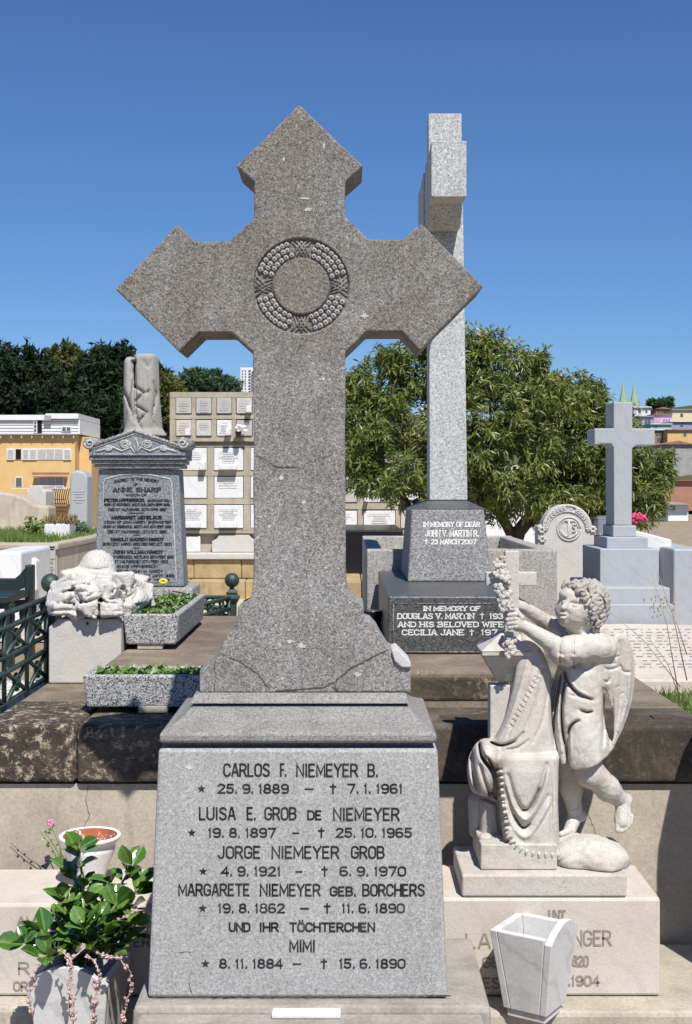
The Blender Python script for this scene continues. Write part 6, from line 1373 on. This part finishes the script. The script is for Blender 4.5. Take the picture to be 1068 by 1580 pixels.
wo = [(925, 992), (936, 994), (944, 988), (949, 979), (955, 976), (963, 980), (970, 990), (975, 1004), (978, 1020), (979, 1042), (978, 1062), (974, 1085), (968, 1105), (960, 1126), (952, 1143), (947, 1153), (944, 1148), (947, 1132), (946, 1108), (942, 1085), (937, 1066), (926, 1052)]
wc_ = [([(956, 990), (958, 1010), (957, 1025), (962, 1036), (973, 1037)], 1.8, .009), ([(958, 980), (968, 992), (973, 1015), (973, 1040), (967, 1088), (955, 1128)], 3.4, -.011), ([(933, 1010), (944, 1015), (956, 1012)], 1.5, .008), ([(930, 1030), (942, 1033), (957, 1028)], 1.5, .009), ([(928, 1050), (938, 1052), (941, 1046)], 1.6, .009), ([(948, 1000), (953, 1006)], 1.6, .006), ([(940, 1003), (950, 1002)], 1.6, .006),
       ([(944, 1060), (946, 1090), (945, 1140)], 1.3, .006), ([(957, 1042), (956, 1080), (951, 1130)], 1.3, .006), ([(967, 1044), (965, 1080), (956, 1125)], 1.3, .006), ([(950, 1062), (956, 1058)], 1.3, .004), ([(958, 1072), (963, 1068)], 1.3, .004), ([(940, 1022), (951, 1024)], 1.3, .005)]
wing(wo, 3.53, 3.60, .020, 1, wc_, [(963, 1000, 3.585, (.012, .02, .05))])
wo2 = [(898, 975), (915, 972), (926, 965), (934, 968), (940, 985), (942, 1010), (940, 1040), (930, 1060), (905, 1020)]
wing(wo2, 3.66, 3.665, .012, 2, [], [])
# ================================================================ left grave block with pot
lb0 = thing('inscribed_block', 'long cream marble block with worn lettering under the whitewashed pot', 'grave block', (-.9, 3.55, zk))
lblk = build('block', MB().box((-1.35, DK, zk + .002), (-.475, 3.715, CZ - 1.0965)), M['marble_warm'], lb0, .008)
for s, x0, x1, y0, y1 in (('AM 29', 26, 90, 1414, 1430), ('ER', 206, 232, 1446, 1462), ('R', 28, 46, 1484, 1504), ('OR', 20, 44, 1514, 1530)):
    mb = MB(); lettering(mb, s, x0, x1, y0, y1, flat(DK - .0012), 3.0); build('lettering', mb, M['ink_faint'], lblk)
tag(build('kerb_slab', MB().box((-1.5, 3.33, 0), (-.5, 3.80, zk)), M['kerb'], None, .012), 'low concrete kerb slab under the inscribed block with the pot', 'kerb')
# --- whitewashed pot
c = P(139, 1289, 3.56); zp = CZ - 1.0965
pot = thing('flower_pot', 'whitewashed terracotta pot with flared rim standing empty on the marble block', 'pot', (c.x, c.y, zp))
H = c.z - zp
build('pot_body', MB().lathe((c.x, c.y, zp), [(.030, 0), (.034, .004), (.042, .03), (.055, .062), (.066, .09), (.068, .098), (.070, .104), (.068, .110), (.074, H - .014), (.083, H - .006), (.0845, H), (.081, H + .004), (.074, H + .001)], 32, closed=True), M['pot'], pot)
build('lining', MB().lathe((c.x, c.y, zp), [(.02, .085), (.060, .088), (.065, .10), (.072, H - .012), (.0745, H + .0005)], 32, closed=True), M['terracotta'], pot)
build('soil', MB().lathe((c.x, c.y, zp), [(.060, .088), (.060, .092)], 24), M['soil'], pot)
# --- tapered marble vases
def vase(label, cx, cy, z0, h, rot, s0, s1, par=0, group='tapered white marble vases'):
    t = thing('marble_vase', label, 'vase', (cx, cy, z0), group); th = .019
    def corner(k, r): a = R(rot + 90 * k); return Vector((cx + r * math.cos(a), cy + r * math.sin(a)))
    r0, r1 = s0 / math.sqrt(2), s1 / math.sqrt(2)
    bz = z0 + .022
    b = MB(); k0 = [corner(k, r0 * .88) for k in range(4)]
    b.add([(p.x, p.y, z0) for p in k0] + [(p.x, p.y, bz - .002) for p in k0], [(3, 2, 1, 0), (4, 5, 6, 7)] + [(i, (i + 1) % 4, (i + 1) % 4 + 4, i + 4) for i in range(4)]); build('foot', b, M['vase'], t, .003)
    for k in range(4):
        a0, a1 = corner(k, r0), corner(k + 1, r0); b0, b1 = corner(k, r1), corner(k + 1, r1)
        arched = k == par; pair = k % 2 == par % 2
        if not pair: # the narrow pair sits between the arched pair
            sh0 = (a1 - a0).normalized() * (th + .0008); sh1 = (b1 - b0).normalized() * (th + .0008); a0, a1, b0, b1 = a0 + sh0, a1 - sh0, b0 + sh1, b1 - sh1
        nrm = Vector((-(b1 - b0).y, (b1 - b0).x)).normalized(); cen = Vector((cx, cy))
        if nrm.dot(cen - b0) < 0: nrm = -nrm
        n_ = 10; outer = [(a0.x, a0.y, bz), (a1.x, a1.y, bz)]
        for i in range(n_ + 1):
            q_ = i / n_; p = b1.lerp(b0, q_); zz = z0 + h * (.88 if not arched else (.80 + .20 * math.sin(math.pi * (.06 + .88 * q_))))
            f_ = (zz - bz) / (z0 + h - bz); lo = a1.lerp(a0, q_); pp = lo.lerp(p, f_); outer.append((pp.x, pp.y, zz))
        m_ = len(outer); inner = [(x + nrm.x * th, y + nrm.y * th, z) for x, y, z in outer]
        b = MB().add(outer + inner, [tuple(range(m_)), tuple(range(2 * m_ - 1, m_ - 1, -1))] + [((i + 1) % m_, i, i + m_, (i + 1) % m_ + m_) for i in range(m_)])
        build('arched_panel' if arched else 'panel', b, M['vase'], t, .0022)
    return t
vc = P(825, 1425, 3.30)
vase('empty tapered white marble vase standing in front of the angel grave block', vc.x, 3.30, zk - .002, .252, -78, .118, .178)
vase('tapered white marble vase overgrown with glossy leaves and pink trailing beads', PX(122, 3.2), 3.22, 0, .262, -52, .16, .205, 3)
# --- glossy-leaved plant
lm = MB(); nl = 7
Lh = 1.0
pts = [(0, 0), (.08, .08), (.26, .30), (.37, .55), (.31, .78), (.16, .94), (0, 1.06)]
vs = []
for wx, ly in pts:
    zc_ = -.22 * (ly - .45) ** 2
    vs.append((0, ly, zc_ - .02)); vs.append((wx, ly, zc_ + wx * .32)); vs.append((-wx, ly, zc_ + wx * .32))
fs = []
for i in range(len(pts) - 1):
    a = i * 3; b = a + 3; fs += [(a, a + 1, b + 1, b), (a + 2, a, b, b + 2)]
lm.add([(x * .061, y * .061, z * .061) for x, y, z in vs], fs, True)
leaf_me = lm.mesh('leaf'); leaf_me.materials.append(M['glossy'])
gp = thing('glossy_plant', 'glossy green broad-leaved plant growing out of the marble vase beside the pedestal', 'plant', (PX(122, 3.2), 3.22, .2))
r_ = random.Random(19); root = Vector((PX(125, 3.2), 3.22, PZ(1490, 3.2)))
tips = [(122, 1300, 3.20), (112, 1335, 3.22), (205, 1335, 3.22), (222, 1352, 3.24), (172, 1362, 3.20), (95, 1372, 3.20), (132, 1392, 3.16), (180, 1395, 3.15), (205, 1402, 3.20), (150, 1418, 3.12), (112, 1425, 3.12), (70, 1442, 3.12), (48, 1462, 3.12), (85, 1470, 3.10), (185, 1440, 3.10), (195, 1455, 3.12), (140, 1455, 3.08), (112, 1468, 3.09), (165, 1478, 3.08), (130, 1370, 3.22), (160, 1390, 3.24), (90, 1420, 3.2), (38, 1455, 3.1), (62, 1478, 3.07), (215, 1370, 3.2), (100, 1400, 3.14), (205, 1425, 3.12), (165, 1440, 3.07), (130, 1430, 3.08)]
for ti, (x, y, D) in enumerate(tips):
    tip = P(x, y, D + .02); mid = root.lerp(tip, .55) + Vector((r_.uniform(-.015, .015), r_.uniform(-.02, .02), r_.uniform(-.01, .02)))
    build('stem', MB().tube([root + Vector((r_.uniform(-.04, .04), r_.uniform(-.03, .03), 0)), mid, tip], [.0042, .0036, .0026], 5), M['stem'], gp)
    n_ = 5 if ti in (0, 2, 3) else r_.choice((6, 7, 7))
    ax = (tip - mid).normalized()
    for j in range(n_):
        a = j * 2.4 + r_.uniform(-.35, .35); el = r_.uniform(-.05, .75) if j < n_ - 1 else r_.uniform(.6, 1.1)
        d = Vector((math.cos(a) * math.cos(el), math.sin(a) * math.cos(el), math.sin(el))) + ax * .25 + Vector((0, -.15, 0)); d.normalize()
        up_ = (Vector((0, -.35, 1)) + Vector((r_.gauss(0, .35), r_.gauss(0, .35), 0))); nz = (up_ - d * up_.dot(d)).normalized(); xx = d.cross(nz)
        sc = r_.uniform(.62, 1.12)
        p = tip + ax * r_.uniform(-.05, .004) + d * .004
        m = Matrix((( xx.x * sc, d.x * sc, nz.x * sc, p.x), (xx.y * sc, d.y * sc, nz.y * sc, p.y), (xx.z * sc, d.z * sc, nz.z * sc, p.z), (0, 0, 0, 1)))
        o = put('leaf', leaf_me, None, gp); o.matrix_basis = m
# --- pink trailing strings of bead-like leaves
bead = MB()
for k in range(4):
    a = k * 1.57; bead.ball((.0042 * math.cos(a), .0042 * math.sin(a), 0), .0038, 6, 4, (.75, .75, 1.35))
bead.ball((0, 0, .003), .0036, 6, 4); bead_me = bead.mesh('bead_leaf'); bead_me.materials.append(M['pink'])
strands = [[(132, 1458, 3.05), (122, 1470, 3.03), (110, 1490, 3.03), (108, 1530, 3.035), (110, 1575, 3.04)], [(90, 1465, 3.06), (104, 1476, 3.03), (112, 1500, 3.03), (113, 1540, 3.03), (112, 1590, 3.03)], [(132, 1476, 3.04), (148, 1486, 3.03), (153, 1510, 3.03), (147, 1540, 3.035), (145, 1580, 3.04)],
           [(150, 1470, 3.05), (185, 1478, 3.04), (202, 1500, 3.05), (206, 1525, 3.06), (195, 1555, 3.07), (185, 1580, 3.07)], [(186, 1418, 3.06), (205, 1408, 3.05), (226, 1404, 3.04), (236, 1418, 3.04), (235, 1440, 3.04)], [(58, 1488, 3.05), (50, 1505, 3.04), (46, 1530, 3.04), (50, 1565, 3.04)], [(150, 1545, 3.045), (142, 1560, 3.04), (138, 1590, 3.04)]]
bp_ = thing('trailing_plant', 'trailing strings of pinkish bead-like leaves hanging over the overgrown marble vase', 'plant', (PX(122, 3.1), 3.1, .1)); nb_ = 0
for st in strands:
    pts = [P(*p) for p in st]; pts = [q0 for a_, b_ in zip(pts, pts[1:]) for q0 in (a_, a_.lerp(b_, .5) + Vector((r_.gauss(0, .004), r_.gauss(0, .003), r_.gauss(0, .002))))] + [pts[-1]]; build('strand', MB().tube(pts, .0016, 5), M['pink'], bp_)
    for a, b in zip(pts, pts[1:]):
        k = max(1, int((b - a).length / .0078))
        for j in range(k):
            if r_.random() < .12: continue
            o = put('bead_leaf', bead_me, None, bp_); d = (b - a).normalized(); q_ = d.to_track_quat('Z', 'Y').to_matrix().to_4x4()
            o.matrix_basis = Matrix.Translation(a.lerp(b, j / k) + Vector((r_.gauss(0, .0028), r_.gauss(0, .002), 0))) @ q_ @ Matrix.Rotation(r_.gauss(0, .5), 4, 'X') @ Matrix.Rotation(r_.uniform(0, 3), 4, 'Z') @ Matrix.Scale(r_.choice((.4, .55, .7, .8, 1.05)), 4); nb_ += 1
# --- weed with a pink flower by the pot
wd_ = thing('weed', 'spindly weed with one pink flower growing from the wall joint by the pot', 'weed', P(100, 1340, 3.75)); r_ = random.Random(23)
for x0, y0, x1, y1 in ((100, 1345, 78, 1270), (100, 1345, 104, 1272), (98, 1340, 70, 1285), (96, 1345, 62, 1282), (104, 1345, 90, 1310)):
    a, b = P(x0, y0, 3.75), P(x1, y1, 3.74); build('stem', MB().tube([a, a.lerp(b, .5) + Vector((.006, 0, .004)), b], [.002, .0016, .001], 4), M['stem'], wd_)
    for j in range(6):
        c_ = a.lerp(b, r_.uniform(.25, 1)); d = Vector((r_.gauss(0, 1), r_.gauss(0, .5), r_.uniform(0, 1))).normalized() * r_.uniform(.008, .018); s_ = d.orthogonal() * .25
        build('leaf', MB().add([c_, c_ + d * .5 + s_, c_ + d, c_ + d * .5 - s_], [(0, 1, 2, 3)]), M['succulent'], wd_)
for k in range(5):
    c_ = P(78, 1270, 3.735); a = k * 1.257; build('petal', MB().ball(c_ + Vector((.006 * math.cos(a), 0, .007 * math.sin(a))), .0055, 6, 4, (1, .4, 1)), M['petal_pink'], wd_)
tw = thing('dry_weed', 'thin dried creeper trailing down the concrete wall left of the pot', 'weed', P(70, 1340, 3.81))
build('stem', MB().tube([P(16, 1300, 3.81), P(40, 1322, 3.81), P(60, 1335, 3.81), P(80, 1345, 3.8)], [.0006, .0009, .001, .0011], 4), M['bark'], tw)
for x, y in ((28, 1312), (38, 1318), (48, 1330), (66, 1336)): build('dry_leaf', MB().ball(P(x, y, 3.805), .004, 5, 4, (1, .5, 1)), M['bark'], tw)
# wall cracks and the mortar joint
ws_ = lambda x, y: P(x, y, DW + .018)
crack(ws_, [(137, 1212), (132, 1235), (138, 1258), (126, 1285), (122, 1300)], .8, M['bark'], plat, seed=41)
crack(ws_, [(900, 1228), (908, 1250), (918, 1280), (926, 1310)], 2.4, M['kerb'], plat, 'lime_streak', seed=42)
# --- yellow daisies in and beside the end-on planter
for (x, y, D, lb) in ((252, 897, 4.9, 'yellow daisy standing tall in the end-on speckled planter'), (385, 925, 6.0, 'small yellow daisy beside the cross shaft behind the railing')):
    c_ = P(x, y, D); t = thing('daisy', lb, 'flower', (c_.x, c_.y, zu if D < 5 else gz(6))); build('stem', MB().tube([(c_.x + .005, c_.y, (zu + .11) if D < 5 else gz(6)), c_], .0018, 5), M['stem'], t)
    for k in range(11):
        a = k * .571; build('petal', MB().ball(c_ + Vector((.011 * math.cos(a), -.004, .007 * math.sin(a))), .0055, 6, 4, (1.5, .6, .8)), M['petal_yellow'], t)
tag(build('twig', MB().tube([P(266, 912, 4.9), P(278, 914, 4.95), P(293, 918, 5.0)], [.002, .003, .002], 5), M['bark'], None), 'short dark twig lying across the end-on speckled planter', 'twig')
# --- neighbouring monuments just outside the frame whose shade falls on the wall
sh = thing('rounded_headstone', 'tall round-topped marble headstone right of the angel grave', 'headstone', (1.32, 3.45, 0))
ol = [(1.045, 0), (1.62, 0), (1.62, CZ - .52)] + [(1.3325 + .2875 * math.cos(R(a)), CZ - .52 + .40 * math.sin(R(a))) for a in range(10, 180, 10)] + [(1.045, CZ - .52)]
build('stone', MB().prism(ol, 3.40, 3.50), M['marble_warm'], sh, .01)
isc = thing('iron_scroll_rail', 'black scrolled iron grave rail right of the angel grave', 'railing', (1.06, 3.2, 0))
for k in range(3):
    cx_, cz_ = 1.02 + k * .0, .20 + k * .13
    build('scroll', MB().tube([(.99 + .055 * (1 - t / 26) * math.cos(t * .5) + k * .05, 3.15, cz_ + .06 * (1 - t / 26) * math.sin(t * .5)) for t in range(22)], .008, 6), M['iron_dark'], isc)
build('rail', MB().tube([(.93, 3.15, .02), (.95, 3.15, .3), (1.15, 3.15, .52)], .01, 6), M['iron_dark'], isc); build('rail', MB().tube([(.9, 3.15, .08), (1.3, 3.15, .10)], .01, 6), M['iron_dark'], isc); build('upright', MB().tube([(1.12, 3.15, 0), (1.12, 3.15, .55)], .01, 6), M['iron_dark'], isc)
